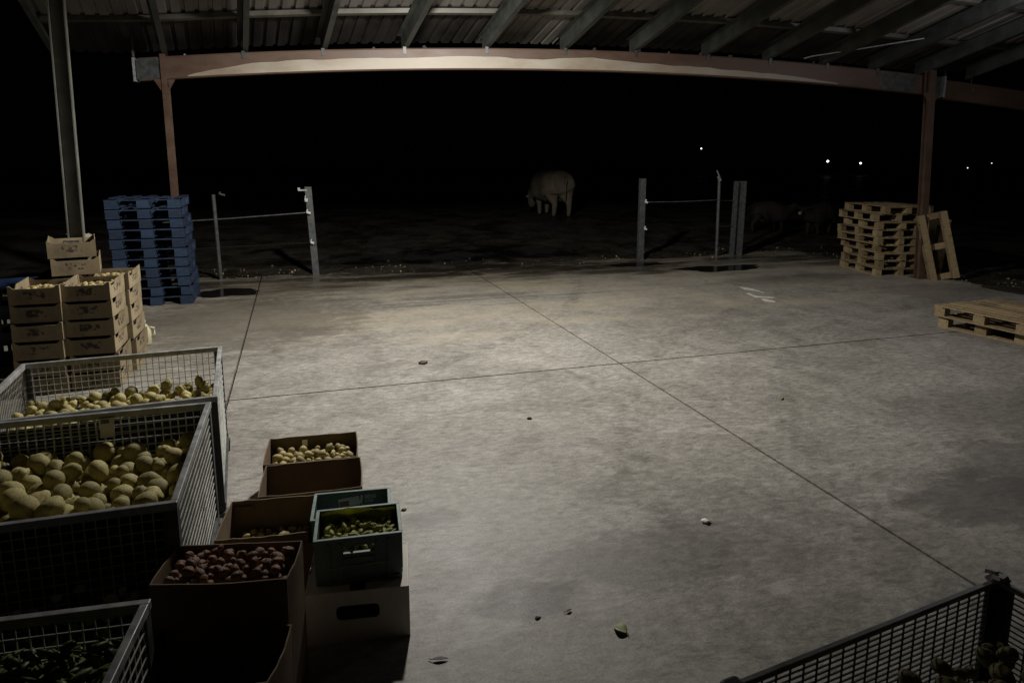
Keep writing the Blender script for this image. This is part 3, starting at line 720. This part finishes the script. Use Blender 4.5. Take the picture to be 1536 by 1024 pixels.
fill_bin(B2, 1.22, 1.16, .8, lambda x, y: .43 + .09 * x + .03 * y + .02 * math.sin(6 * x), .024, .044, 620,
         'pale knobbly potato lying on the load of the far mesh bin', 'potatoes in the far mesh bin', 6, KV + PV, cap=105)
# low bin of green pods
B3 = mesh_bin((-1.21, 1.90, 0), R(-5), 1.2, 1.16, .66, 'low steel bin of dark green pods in the bottom left corner', vs=.05)
rng = random.Random(9); T3 = Matrix.Translation(B3.location) @ B3.rotation_euler.to_matrix().to_4x4()
heap = MB()
P = pile(rng, -.58, .58, -.57, .57, lambda x, y: .52, .012, .024, 1300, 3, .7)
for (x, y, z, r) in P:
    g = rng.choice(GV); heap.mesh_from(g, T3 @ Matrix.Translation((x, y, z)) @ Euler((rng.uniform(-.6, .6), rng.uniform(-.6, .6), rng.uniform(0, 6.3))).to_matrix().to_4x4() @ Matrix.Diagonal((r, r, r, 1)))
c = MB(); c.box((0, 0, .33), (1.1, 1.1, .36))
for v in c.v: heap.v.append(tuple(T3 @ Vector(v)))
o = len(heap.v) - 8; heap.f += [tuple(i + o for i in f) for f in c.f]; heap.m += [0] * 6
tag(heap.build('green_pod_heap', M['pod'], smooth=True), 'dark green pods heaped in the low bin', 'vegetables', None, 'stuff')
# bin in the bottom right corner
B4 = mesh_bin((1.645, .890, 0), R(7.2), 1.12, 1.08, .8, 'steel mesh bin with a torn white corner in the bottom right corner', vs=.05, wire='galvdark', hs=.019, rh=.018, rw=.018, fs=.05)
fill_bin(B4, 1.12, 1.08, .8, lambda x, y: .56 + .06 * y, .020, .040, 420, 'earthy dark potato lying on the load of the bottom right bin', 'potatoes in the bottom right bin', 8, PD, 'potatodark', False, cap=20)
b = MB()
for k in range(7):
    a = k * .9; b.box((.555 + .022 * math.cos(a), .54 + .018 * math.sin(a), .806 + .006 * (k % 3)), (.03, .02, .012), (rnd.uniform(-.6, .6), rnd.uniform(-.6, .6), a))
b.build('torn_corner_wrap', M['white'], B4)
b = MB(); b.box((-.565, .53, .795), (.06, .045, .05)); b.build('corner_cap', M['galvdark'], B4, bevel=.012)

# ------------------------------------------------------------------ boxes and crates
def open_box(name, loc, rz, W, D, H, mat, label, cat='box', group=None, th=.006, sag=.0, flap=None, hole=False, floor=.02, slope=0.0):
    """thin walled open box, origin at the middle of its base; rim slightly uneven"""
    t = thing(name, loc, label, cat, group, rz); rr = random.Random(hash(name) % 97 + int(W * 1000) + int(D * 777))
    k = 1 + slope
    def wall(a, c, nrm, cut=False):
        b = MB(); n = 10; a, c = Vector(a), Vector(c); nv = Vector(nrm) * th; outv = []; inn = []
        for i in range(n + 1):
            f = i / n; p = a.lerp(c, f); bulge = sag * math.sin(math.pi * f); dz = rr.uniform(-.003, .003) if 0 < i < n else 0
            q = Vector((p.x * k, p.y * k, 0)) - Vector(nrm) * bulge
            outv.append((Vector((p.x, p.y, 0)), q + Vector((0, 0, H + dz - sag * .5 * math.sin(math.pi * f)))))
        vs = []; fs = []
        for lo, hi in outv: vs += [lo, hi, hi + nv, lo + nv]
        for i in range(n):
            o = i * 4
            for j in range(4): fs.append((o + j, o + 4 + j, o + 4 + (j + 1) % 4, o + (j + 1) % 4))
        fs += [(3, 2, 1, 0), (n * 4, n * 4 + 1, n * 4 + 2, n * 4 + 3)]
        b.add(vs, fs); return b
    w, d = W / 2, D / 2
    wall((-w, -d, 0), (w, -d, 0), (0, 1, 0)).build('side_wall', M[mat], t); wall((w, d, 0), (-w, d, 0), (0, -1, 0)).build('side_wall', M[mat], t)
    wall((w, -d + th, 0), (w, d - th, 0), (-1, 0, 0)).build('end_wall', M[mat], t); wall((-w, d - th, 0), (-w, -d + th, 0), (1, 0, 0)).build('end_wall', M[mat], t)
    b = MB(); b.box((0, 0, floor), (W - 2 * th - .001, D - 2 * th - .001, .006)); b.build('bottom', M[mat], t)
    if flap:
        b = MB()
        for (c, dd, rot) in flap: b.box(c, dd, rot)
        b.build('flap', M[mat], t)
    return t
def fill_box(t, W, D, base, r0, r1, n, var, name, label, cat, group, seed, tries=6, cap=60, rim=None):
    rng = random.Random(seed); T = Matrix.Translation(t.location) @ t.rotation_euler.to_matrix().to_4x4()
    P = pile(rng, -W / 2 + .008, W / 2 - .008, -D / 2 + .008, D / 2 - .008, base, r0, r1, n, tries)
    heap = scatter(name, P, pick_seen(P, T, cap, (D / 2, rim) if rim else None), var, T, label, cat, group, rng, True, view=in_frame)
    if heap.v:
        tag(heap.build(name + '_layer', var[0].materials[0], None, smooth=True), 'layer hidden under the ' + group, cat, None, 'stuff')
# far box of small potatoes and its empty neighbour
ba = open_box('cardboard_box', (.022, 4.465, 0), R(-4), .56, .41, .30, 'brown', 'brown cardboard box full of small yellow potatoes, farthest of the small boxes', sag=.006, slope=.02)
fill_box(ba, .55, .40, lambda x, y: .165 + .02 * y, .018, .033, 120, SV, 'small_potato', 'small yellow potato lying in the farthest brown cardboard box', 'potato', 'small potatoes in the far cardboard box', 21, cap=50, rim=.29)
b = MB(); b.box((-.06, .196, .255), (.035, .003, .045)); b.build('label', M['white'], ba)
open_box('cardboard_box', (.012, 4.035, 0), R(-4), .56, .41, .30, 'brown', 'empty dark brown cardboard box in front of the small potatoes', sag=.006, slope=.015)
bc = open_box('cardboard_box', (-.222, 3.612, 0), R(-7), .43, .385, .30, 'brown', 'brown cardboard box with a few pale roots in the bottom, left of the green crates', sag=.004, slope=.05,
              flap=[((-.155, .182, .262), (.10, .004, .022), (0, 0, 0))])
fill_box(bc, .41, .36, lambda x, y: .10 - .12 * y, .016, .028, 75, SV, 'small_potato', 'small pale potato lying low in the box left of the green crates', 'potato', 'small potatoes in the box left of the crates', 22, cap=14, rim=.29)
open_box('cardboard_box', (-.222, 3.2, 0), R(-7), .42, .40, .25, 'brown', 'low empty brown cardboard box between the onion box and the white carton', sag=.003,
         flap=[((.12, -.08, .045), (.12, .1, .004), (.3, 0, .2))])
be = open_box('cardboard_box', (-.318, 2.70, .0), R(-13), .49, .262, .60, 'brown', 'tall brown cardboard box brimful of red brown onions', sag=.007, slope=.02)
fill_box(be, .475, .25, lambda x, y:   .50 - .02 * abs(x), .014, .023, 230, OV, 'onion', 'small red brown onion lying in the tall cardboard box', 'onion', 'onions in the tall cardboard box', 23, cap=110, rim=.59)
open_box('cardboard_box', (-.365, 2.415, 0), R(-15), .47, .29, .42, 'brown', 'empty dark cardboard box nearest the camera at the bottom edge', sag=.01, slope=.02)
# white carton with a hand hole, under the front green crate
wt = thing('white_carton', (.20, 3.075, 0), 'greyish white cardboard carton with hand hole under the front green crate', 'carton', None, R(-8))
W, D, Hh = .46, .36, .25
b = MB(); hw, h0, h1 = .095, .11, .18
b.box((-(W / 2 + hw) / 2, -D / 2, Hh / 2), (W / 2 - hw, .006, Hh)); b.box(((W / 2 + hw) / 2, -D / 2, Hh / 2), (W / 2 - hw, .006, Hh))
b.box((0, -D / 2, h0 / 2), (2 * hw - .0005, .006, h0)); b.box((0, -D / 2, (Hh + h1) / 2), (2 * hw - .0005, .006, Hh - h1))
for sx in (-1, 1):
    for zz, k in ((h0, 1), (h1, -1)):
        cx, cz, r = sx * (hw - .0003), zz + k * .0002, .022; vs = []
        for yy in (-D / 2 - .0027, -D / 2 + .0027): vs += [(cx, yy, cz)] + [(cx - sx * r * (1 - math.sin(a)), yy, cz + k * r * (1 - math.cos(a))) for a in (0, .4, .8, 1.2, math.pi / 2)]
        b.add(vs, [(0, 1, 2, 3, 4, 5), (11, 10, 9, 8, 7, 6)] + [(q, q + 1, q + 7, q + 6) for q in range(1, 5)])
b.build('front_panel', M['whitecard'], wt)
b = MB(); b.box((0, D / 2, Hh / 2), (W, .006, Hh)); b.build('back_panel', M['whitecard'], wt)
for sx in (-1, 1):
    b = MB(); b.box((sx * W / 2 - sx * .004, 0, Hh / 2), (.006, D - .007, Hh)); b.build('side_panel', M['whitecard'], wt)
b = MB(); b.box((0, 0, .01), (W - .02, D - .02, .006)); b.build('bottom', M['whitecard'], wt)
b = MB(); b.box((-.13, 0, Hh - .004), (.19, D - .01, .004), (0, .01, 0)); b.box((.13, 0, Hh - .004), (.19, D - .01, .004), (0, -.01, 0)); b.build('top_flap', M['whitecard'], wt)

def crate(loc, rz, W, D, H, label, hole=True, tagged=False):
    t = thing('green_crate', loc, label, 'crate', 'green plastic crates', rz); th = .009; w, d = W / 2, D / 2
    b = MB(); hw = .068; h0, h1 = H * .66, H * .83
    b.box((-(w + hw) / 2, -d, H / 2), (w - hw, th, H)); b.box(((w + hw) / 2, -d, H / 2), (w - hw, th, H))
    b.box((0, -d, h0 / 2), (2 * hw - .0004, th, h0)); b.box((0, -d, (H + h1) / 2), (2 * hw - .0004, th, H - h1))
    for x in (-w + .06, -hw - .012, hw + .012, w - .06): b.box((x, -d - th / 2 - .003, H * .46), (.010, .007, H * .92))
    b.box((0, -d - th / 2 - .003, H * .56), (2 * hw, .005, .008)); b.box((0, -d - th / 2 - .003, H * .05), (W - .02, .006, .012))
    fr = b.build('front_wall', M['green'], t)
    b = MB(); b.box((0, -d - .0015, h0 + .002), (2 * hw, th + .006, .006)); b.build('handle_lip', M['greenrim'], fr)
    b = MB(); b.box((0, d, H / 2), (W, th, H))
    for x in (-w + .06, -hw, hw, w - .06): b.box((x, d + th / 2 + .003, H * .46), (.010, .007, H * .92))
    bk = b.build('back_wall', M['green'], t)
    for sx in (-1, 1):
        b = MB(); b.box((sx * (w - th / 2), 0, H / 2), (th, D - th - .001, H))
        for y in (-d * .55, 0, d * .55): b.box((sx * (w + .003), y, H * .46), (.007, .010, H * .9))
        b.build('side_wall', M['green'], t)
    b = MB(); rw = .016; z = H + .003
    b.box((0, -d, z), (W + .01, rw, .008)); b.box((0, d, z), (W + .01, rw, .008)); b.box((-w + .002, 0, z), (rw, D - rw - .001, .008)); b.box((w - .002, 0, z), (rw, D - rw - .001, .008))
    b.build('rim', M['greenrim'], t, bevel=.002)
    b = MB(); b.box((0, 0, .012), (W - .02, D - .02, .008)); b.build('bottom', M['green'], t)
    return t, bk, fr
g1, bk1, fr1 = crate((.205, 3.10, .252), R(-5), .385, .275, .215, 'green plastic crate of yellow green fruit on the white carton')
b = MB()      # faded yellow printing on the front wall
rr = random.Random(4); x = -.13
while x < .14:
    l = rr.uniform(.004, .012) if not (-.06 < x < .055) else .02
    b.box((x + l / 2, -.1375 - .0065 - .0045, .085 + .03 * x + rr.uniform(-.001, .001)), (l, .0012, rr.uniform(.003, .006))); x += l + (rr.uniform(.002, .008) if not (-.06 < x < .055) else .0005)
b.build('printing', simple('faded_yellow_ink', (.30, .27, .07), (.42, .38, .12), 40, .7), fr1)
fill_box(g1, .36, .25, lambda x, y: .115 + .26 * max(0, y + .02) + .05 * x, .012, .020, 130, FV, 'green_fruit', 'small yellow green fruit lying in the front green crate', 'fruit', 'yellow green fruit in the front crate', 24, cap=80, rim=.21)
# folded film bag standing up at the back of the front crate
b = MB(); n = 14; m = 6; vs = []; fs = []
for j in range(m + 1):
    for i in range(n + 1):
        u = i / n; v = j / m
        vs.append((-.175 + .35 * u, .112 - .05 * (1 - v) ** 2 + .010 * noise.noise((u * 5, v * 3, 2)), .10 + v * (.115 + .02 * math.sin(math.pi * min(1, u * 1.4)) + .008 * noise.noise((u * 9, 0, 1)))))
for j in range(m):
    for i in range(n): a = j * (n + 1) + i; fs.append((a, a + 1, a + n + 2, a + n + 1))
b.add(vs, fs); bagt = b.build('film_bag', M['bag'], None, smooth=True); bagt.location = g1.location; bagt.rotation_euler = g1.rotation_euler
so = bagt.modifiers.new('thick', 'SOLIDIFY'); so.thickness = .002
tag(bagt, 'yellow green plastic film standing along the back of the front green crate', 'bag')
tray = open_box('low_tray', (.205, 3.42, 0), R(-6), .40, .27, .165, 'brown', 'low cardboard tray under the rear green crate', 'box')
b = MB(); b.box((0, 0, .160), (.38, .25, .006)); b.build('lid', M['brown'], tray)
g2, bk2, fr2 = crate((.198, 3.425, .170), R(-6), .385, .275, .225, 'dark green crate with white label and lettering behind the front crate')
b = MB(); b.box((-.02, .1295, .175), (.11, .002, .05), (0, R(-6), 0)); b.box((-.045, .128, .165), (.05, .002, .03), (0, R(-6), 0), 1); b.box((.045, .1275, .185), (.012, .002, .045), (0, R(8), 0)); b.build('label', [M['white'], M['onion']], bk2)
b = MB(); rr = random.Random(8)
def text_mesh(s, size, loc, rot, mat, parent, name):
    cu = bpy.data.curves.new(name, 'FONT'); cu.body = s; cu.size = size; cu.extrude = .0006; cu.offset = .0006
    o = bpy.data.objects.new(name, cu); col.objects.link(o); bpy.context.view_layer.update()
    me = bpy.data.meshes.new_from_object(o.evaluated_get(bpy.context.evaluated_depsgraph_get())); bpy.data.objects.remove(o)
    me.materials.clear(); me.materials.append(M[mat]); q = bpy.data.objects.new(name, me); col.objects.link(q); q.parent = parent; q.location = loc; q.rotation_euler = rot
    return q
text_mesh('0008', .030, (.062, .1305, .185), (R(90), 0, 0), 'white', bk2, 'lettering')
text_mesh('1/124', .020, (.062, .1305, .165), (R(90), 0, 0), 'white', bk2, 'lettering')

# printed cardboard trays
def tray_box(W, D, H):
    t = thing('cardboard_tray', (0, 0, 0), '', 'tray', 'printed cardboard trays in the tall stack'); th = .007; w, d = W / 2, D / 2; dip = .028
    def wall(n_, pts, axis, off, inward):
        b = MB(); vs = []
        for (u, z) in pts:
            vs.append((u, off, z) if axis == 'x' else (off, u, z))
        for (u, z) in pts:
            vs.append((u, off + inward * th, z) if axis == 'x' else (off + inward * th, u, z))
        n = len(pts); fs = [tuple(range(n)), tuple(reversed(range(n, 2 * n)))] + [(k, k + n, (k + 1) % n + n, (k + 1) % n) for k in range(n)]
        b.add(vs, fs); b.build(n_, M['card'], t)
    def prof(L, a, bq): return [(-L, 0), (L, 0), (L, H - .004), (L - a, H - .004), (L - a - bq, H - dip), (-L + a + bq, H - dip), (-L + a, H - .004), (-L, H - .004)]
    wall('front_wall', prof(w, .02, .03), 'x', -d, 1); wall('back_wall', prof(w, .02, .03), 'x', d, -1)
    e = d - th - .0005
    # end walls: tall towards the back, a notch at the front
    ep = [(-e, 0), (e, 0), (e, H + .006), (e - .03, H + .002), (-e * .2, H - .012), (-e * .35, H - .05), (-e * .8, H - .05), (-e * .85, H - .006), (-e, H - .004)]
    wall('end_wall', ep, 'y', w, -1); wall('end_wall', ep, 'y', -w, 1)
    b = MB(); b.box((0, 0, .006), (W - 2 * th - .001, D - 2 * th - .001, .006)); b.box((0, 0, .06), (W - .05, D - .05, .07)); b.build('bottom', M['brown'], t)
    return t
TW, TD, TH = .415, .54, .172; YA = R(-1)
ux, uy = Vector((1, .11, 0)), Vector((.055, 1, 0))
FRC = Vector((-1.71, 7.22, 0))
proto = tray_box(TW - .006, TD - .012, TH); first = True
rc = random.Random(5)
cols = [('front right', FRC - ux * TW / 2 + uy * TD / 2, 6), ('front left', FRC - ux * TW * 1.5 + uy * TD / 2, 6), ('back right', FRC - ux * TW / 2 + uy * TD * 1.5 + Vector((.02, 0, 0)), 6)]
tops = {}
for nm, c, n in cols:
    for k in range(n):
        o = proto if first else copy_tree(proto); first = False
        o.location = c + Vector((rc.uniform(-.012, .012), rc.uniform(-.012, .012), k * TH)); o.rotation_euler = (0, 0, YA * .7 + rc.uniform(-.02, .02))
        o['label'] = 'printed cardboard tray, ' + (ORD[n - 1 - k] if k else 'bottom one') + ' of the ' + nm + ' column'
        tops[nm] = o
blc = FRC - ux * TW * 1.5 + uy * TD * 1.5
o = copy_tree(proto); o.location = blc + Vector((0, 0, 5 * TH)); o.rotation_euler = (0, 0, YA * .7); o['label'] = 'printed cardboard tray holding up the two extra trays by the post'
o = copy_tree(proto); o.location = blc + Vector((.13, .01, 6 * TH)); o.rotation_euler = (0, 0, R(12)); o['label'] = 'paler printed cardboard tray, lower of the two extra trays by the post'
o = copy_tree(proto); o.location = blc + Vector((.10, .02, 7 * TH)); o.rotation_euler = (0, 0, R(14)); o['label'] = 'printed cardboard tray, upper of the two extra trays by the post'
for nm in tops:
    t = tops[nm]
    fill_box(t, TW - .04, TD - .04, lambda x, y: .072, .018, .030, 34, SV, 'small_potato', 'small yellow potato lying in the top tray of the %s column' % nm, 'potato', 'small potatoes in the %s tray' % nm, 30 + len(nm), cap=7, rim=.14)
# cloth bundle tied round the grey post, jug beside the trays
b = MB(); vs = []; n = 18; m = 7; fs = []
for j in range(m + 1):
    for i in range(n):
        a = 2 * math.pi * i / n; v = j / m; r = (.10 + .045 * math.sin(math.pi * v)) * (1 + .35 * noise.noise((math.cos(a) * 2, math.sin(a) * 2, v * 3)))
        vs.append((r * 1.3 * math.cos(a), r * math.sin(a), v * .22))
for j in range(m):
    for i in range(n): fs.append((j * n + i, j * n + (i + 1) % n, (j + 1) * n + (i + 1) % n, (j + 1) * n + i))
b.add(vs, fs); o = b.build('cloth_bundle', M['cloth'], smooth=True); o.location = (-2.27, 8.47, 1.17); o.scale = (.82, .8, .9); tag(o, 'pale cloth bundle bunched behind the foot of the grey post', 'cloth')
jg = thing('plastic_jug', (-1.79, 8.86, 0), 'milky yellowish plastic jug on the floor beside the cardboard trays', 'jug')
def lathe(pr, n=20):
    b = MB(); vs = [(r * math.cos(2 * math.pi * k / n), r * math.sin(2 * math.pi * k / n), z) for (r, z) in pr for k in range(n)]
    fs = [(j * n + k, j * n + (k + 1) % n, (j + 1) * n + (k + 1) % n, (j + 1) * n + k) for j in range(len(pr) - 1) for k in range(n)]
    fs += [tuple(reversed(range(n))), tuple(range((len(pr) - 1) * n, len(pr) * n))]
    b.add(vs, fs); return b
lathe([(.07, 0), (.082, .012), (.082, .15), (.075, .19), (.045, .235), (.026, .255), (.026, .275)]).build('body', M['jug'], jg, smooth=True)
lathe([(.030, .262), (.030, .292), (.026, .296)]).build('cap', M['white'], jg, smooth=True)
b = MB(); b.tube([(.06, 0, .21), (.115, 0, .2), (.12, 0, .13), (.083, 0, .09)], .012, 8); b.build('handle', M['jug'], jg, smooth=True)
# stacked blue plastic crates at the far left
def plastic_crate():
    t = thing('blue_crate', (0, 0, 0), '', 'crate', 'blue plastic crates behind the trays'); W, D, H, th = .6, .4, .29, .012
    for nm, c, d in (('front_wall', (0, -D / 2), (W, th)), ('back_wall', (0, D / 2), (W, th)), ('end_wall', (-W / 2 + th / 2, 0), (th, D - th - .001)), ('end_wall', (W / 2 - th / 2, 0), (th, D - th - .001))):
        b = MB(); L = max(d)
        b.box((c[0], c[1], .03), (d[0], d[1], .06)); b.box((c[0], c[1], H - .03), (d[0], d[1], .06)); b.box((c[0], c[1], H / 2), (d[0] * .9 if d[0] > d[1] else d[0], d[1] * .9 if d[1] > d[0] else d[1], .03))
        for k in range(6):
            q = -L / 2 + .03 + k * (L - .06) / 5; b.box((c[0] + (q if d[0] > d[1] else 0), c[1] + (0 if d[0] > d[1] else q), H / 2), (.035 if d[0] > d[1] else d[0] * .9, d[1] * .9 if d[0] > d[1] else .035, H - .12))
        b.build(nm, M['blueplastic'], t)
    b = MB(); b.box((0, 0, .008), (W - .03, D - .02, .01)); b.build('bottom', M['blueplastic'], t); return t
pc = plastic_crate()
for k in range(3):
    o = pc if k == 0 else copy_tree(pc)
    o.location = (-3.02, 8.55, k * .292); o.rotation_euler = (0, 0, R(10 + 3 * k)); o['label'] = 'blue plastic crate left of the cardboard trays, ' + ('bottom one', 'middle one', 'topmost')[k] + ' of three'

# ------------------------------------------------------------------ cattle
def cow_mesh(graze=True):
    V = []; Eg = []; Rr = []
    def add(p, r, prev=None):
        V.append(p); Rr.append(r)
        if prev is not None: Eg.append((prev, len(V) - 1))
        return len(V) - 1
    pel = add((-.62, 0, 1.10), (.46, .52)); rump = add((-.90, 0, 1.14), (.36, .40), pel); loin = add((-.2, 0, 1.04), (.54, .62), pel); rib = add((.2, 0, 1.02), (.55, .63), loin)
    ch = add((.58, 0, 1.02), (.44, .55), rib); nk = add((.9, 0, .98), (.32, .42), ch)
    if graze:
        n2 = add((1.15, 0, .74), (.22, .28), nk); hd = add((1.28, 0, .52), (.19, .2), n2); fc = add((1.38, 0, .33), (.14, .15), hd); mz = add((1.46, 0, .20), (.085, .09), fc); up = Vector((.06, 0, .08))
    else:
        n2 = add((1.15, 0, 1.22), (.14, .19), nk); hd = add((1.36, 0, 1.38), (.13, .15), n2); fc = add((1.58, 0, 1.26), (.095, .11), hd); mz = add((1.74, 0, 1.16), (.085, .09), fc); up = Vector((-.04, 0, .07))
    for s in (-1, 1):
        e = add(tuple(Vector(V[hd]) + Vector((up.x, s * .16, up.z))), (.035, .045), hd); add(tuple(Vector(V[hd]) + Vector((up.x - .02, s * .27, up.z - .02))), (.02, .035), e)
        st = .10 * s
        a = add((-.72 + .3 * st, s * .21, .90), (.27, .36), pel); k = add((-.60 + st, s * .22, .72), (.23, .27), a); h = add((-.86 + st, s * .21, .47), (.095, .105), k); f = add((-.82 + 1.2 * st, s * .21, .13), (.072, .072), h); add((-.78 + 1.2 * st, s * .21, .03), (.065, .06), f)
        a = add((.50, s * .20, .80), (.18, .24), ch); k = add((.50 - st, s * .20, .44), (.095, .1), a); f = add((.48 - 1.3 * st, s * .20, .13), (.07, .07), k); add((.51 - 1.3 * st, s * .20, .03), (.062, .058), f)
    me = bpy.data.meshes.new('cow'); me.from_pydata(V, Eg, [])
    o = bpy.data.objects.new('cow_tmp', me); col.objects.link(o)
    o.modifiers.new('skin', 'SKIN'); 
    for i, r in enumerate(Rr): me.skin_vertices[0].data[i].radius = r
    me.skin_vertices[0].data[0].use_root = True
    ss = o.modifiers.new('sub', 'SUBSURF'); ss.levels = 2; ss.render_levels = 2
    bpy.context.view_layer.update()
    out = bpy.data.meshes.new_from_object(o.evaluated_get(bpy.context.evaluated_depsgraph_get())); bpy.data.objects.remove(o)
    out.name = 'cow_body'; out.polygons.foreach_set('use_smooth', [True] * len(out.polygons)); return out
def cow(loc, rz, scale, mat, label, graze):
    t = thing('cow', loc, label, 'cow', None, rz); t.scale = (scale,) * 3
    me = cow_mesh(graze); me.materials.clear(); me.materials.append(M[mat]); b = bpy.data.objects.new('body', me); col.objects.link(b); b.parent = t
    m = MB(); m.tube([(-1.05, 0, 1.34), (-1.14, .01, 1.2), (-1.15, .02, .9), (-1.12, .02, .62), (-1.12, .02, .5)], [.035, .03, .022, .03, .012], 8); m.build('tail', M[mat], t, smooth=True)
    return t
cow((8.15, 21.9, ground_h(8.2, 21.9)), R(97), 1.0, 'cow', 'cream coloured cow grazing in the dark beyond the yard', True)
c2 = cow((12.9, 16.7, ground_h(12.9, 16.7)), R(-14), .55, 'cowdark', 'small dark brown cow standing in shadow right of the wide steel post', False)
c3 = cow((14.0, 16.0, ground_h(14, 16)), R(-160), .55, 'cowdark', 'small dark brown cow half hidden behind the wooden pallet stack', False)
for c in (c2, c3):
    b = MB(); b.mesh_from(ICO2, Matrix.Translation((1.76, 0, 1.16)) @ Matrix.Diagonal((.085, .095, .09, 1))); b.build('muzzle', M['muzzle'], c, smooth=True)

# ------------------------------------------------------------------ litter on the floor
def leaf(name, loc, rz, L, W, mat, label, cat='leaf'):
    b = MB(); n = 8; vs = []; fs = []
    for i in range(n + 1):
        u = i / n; w = W / 2 * math.sin(math.pi * u) ** .8 * (1.15 - .4 * u) + .001
        for k in (-1, 0, 1): vs.append(((u - .5) * L, k * w, .006 + abs(k) * w * .55 + .02 * (u - .5) ** 2 * L * 6))
    for i in range(n):
        for k in (0, 1): a = i * 3 + k; fs.append((a, a + 1, a + 4, a + 3))
    b.add(vs, fs); b.tube([(-.5 * L, 0, .008), (-.72 * L, .01, .006)], .0018, 5)
    o = b.build(name, M[mat], None, smooth=True); so = o.modifiers.new('thick', 'SOLIDIFY'); so.thickness = .0015
    o.location = loc; o.rotation_euler = (0, 0, rz); return tag(o, label, cat)
leaf('leaf', (1.335, 2.60, 0), R(120), .075, .06, 'leaf', 'green leaf lying on the concrete near the bottom edge')
leaf('leaf', (1.16, 2.80, 0), R(20), .035, .016, 'brownleaf', 'tiny reddish brown leaf on the concrete near the green leaf')
leaf('leaf', (.50, 2.66, 0), R(-10), .07, .02, 'brownleaf', 'curled brown leaf on the floor right of the white carton')
leaf('leaf', (4.15, 5.03, 0), R(40), .09, .02, 'leaf', 'thin green leaf lying alone on the floor right of the long joint')
def scrap(name, loc, r, mat, label, cat):
    b = MB(); b.mesh_from(lumpy(ICO2, loc[0] * 9, .6, .5, 1, .7, .45), Matrix.Diagonal((r, r, r, 1)))
    o = b.build(name, M[mat], None, smooth=True); o.location = (loc[0], loc[1], r * .3); return tag(o, label, cat)
scrap('paper_scrap', (2.26, 3.33), .028, 'white', 'crumpled white paper scrap on the floor left of the long joint', 'paper')
scrap('soil_clod', (1.22, 7.11), .045, 'brownleaf', 'dark soil clod on the bright part of the floor', 'soil')
scrap('soil_clod', (1.79, 5.25), .022, 'brownleaf', 'small dark soil clod in the middle of the floor', 'soil')
scrap('pebble', (1.0, 2.80), .014, 'stone', 'small dark pebble in a row near the stain, first of two', 'pebble')
scrap('pebble', (.545, 4.02), .016, 'brownleaf', 'dark pebble beside the rear green crate', 'pebble')
b = MB()
for pts in ([(7.213, 10.025), (7.262, 9.944), (7.315, 9.797), (7.29, 9.428), (7.243, 9.383), (7.228, 9.571), (7.121, 9.729)],
            [(6.951, 9.474), (7.031, 9.479), (6.98, 9.287), (7.02, 9.187), (7.18, 9.052), (7.1, 8.964), (6.984, 9.056), (6.863, 9.094), (6.905, 9.252)],
            [(6.876, 8.979), (6.96, 9.008), (6.995, 8.86), (6.98, 8.73), (6.908, 8.7), (6.82, 8.807)]):
    b.ground_poly(pts, .004)
tag(b.build('paint_mark', M['paint']), 'worn white paint mark on the concrete in front of the puddle', 'paint mark')

# ------------------------------------------------------------------ far yard lamps
for k, (dx, dy, dz, r, lab) in enumerate(((.5642, .8904, .0161, .085, 'tiny far lamp high above the right hand fence'), (.7373, .8332, -.0019, .135, 'brightest far white lamp in the dark above the wooden pallets'),
                                          (.7822, .8187, -.0047, .115, 'far white lamp just right of the brightest one'), (.9292, .7717, -.0114, .065, 'faint far lamp low to the right of the right post'), (.9627, .7625, -.0047, .055, 'faintest far lamp at the right edge'))):
    D = 85; h = 2.15 + dz * D
    t = thing('yard_lamp', (dx * D, dy * D, ground_h(dx * D, dy * D)), lab, 'lamp', 'far lamps in the dark'); zz = h - t.location.z
    b = MB(); b.tube([(0, 0, -.1), (0, 0, zz + .25)], .04, 8); b.tube([(0, 0, zz + .25), (-.1, -.15, zz + .3), (-.18, -.27, zz + .22)], .025, 6); b.build('pole', M['galvdark'], t)
    b = MB(); b.mesh_from(ICO2, Matrix.Translation((-.2, -.3, zz)) @ Matrix.Diagonal((r, r, r, 1))); b.build('globe', M['lamp' if r > .08 else 'lampwarm'], t, smooth=True)

# ------------------------------------------------------------------ night sky and lamps
w = bpy.data.worlds.new('World'); sc.world = w; w.use_nodes = True
bg = w.node_tree.nodes['Background']; bg.inputs[0].default_value = (.25, .32, 1.0, 1); bg.inputs[1].default_value = .00045
def area(name, loc, direction, size, power, colr, shape='DISK'):
    l = bpy.data.lights.new(name, 'AREA'); l.shape = shape; l.size = size; l.energy = power; l.color = colr
    o = bpy.data.objects.new(name, l); col.objects.link(o); o.location = loc; o.rotation_euler = Vector(direction).to_track_quat('-Z', 'Y').to_euler(); return o
l = bpy.data.lights.new('flood_lamp', 'SPOT'); l.energy = 1230; l.color = (1.0, .965, .908); l.shadow_soft_size = .14; l.spot_size = R(168); l.spot_blend = .5
o = bpy.data.objects.new('flood_lamp', l); col.objects.link(o); o.location = (1.6, 7.4, 4.35); o.rotation_euler = Vector((.03, .36, -1)).to_track_quat('-Z', 'Y').to_euler()
l = bpy.data.lights.new('side_lamp', 'POINT'); l.energy = 40; l.color = (.95, .93, 1.0); l.shadow_soft_size = .12; o = bpy.data.objects.new('side_lamp', l); col.objects.link(o); o.location = (9.5, 6.95, 4.3)

sc.view_settings.view_transform = 'Standard'; sc.view_settings.look = 'None'; sc.view_settings.exposure = 0; sc.view_settings.gamma = 1
sc.render.engine = 'CYCLES'; sc.cycles.use_denoising = True
sc.cycles.max_bounces = 6; sc.cycles.diffuse_bounces = 2
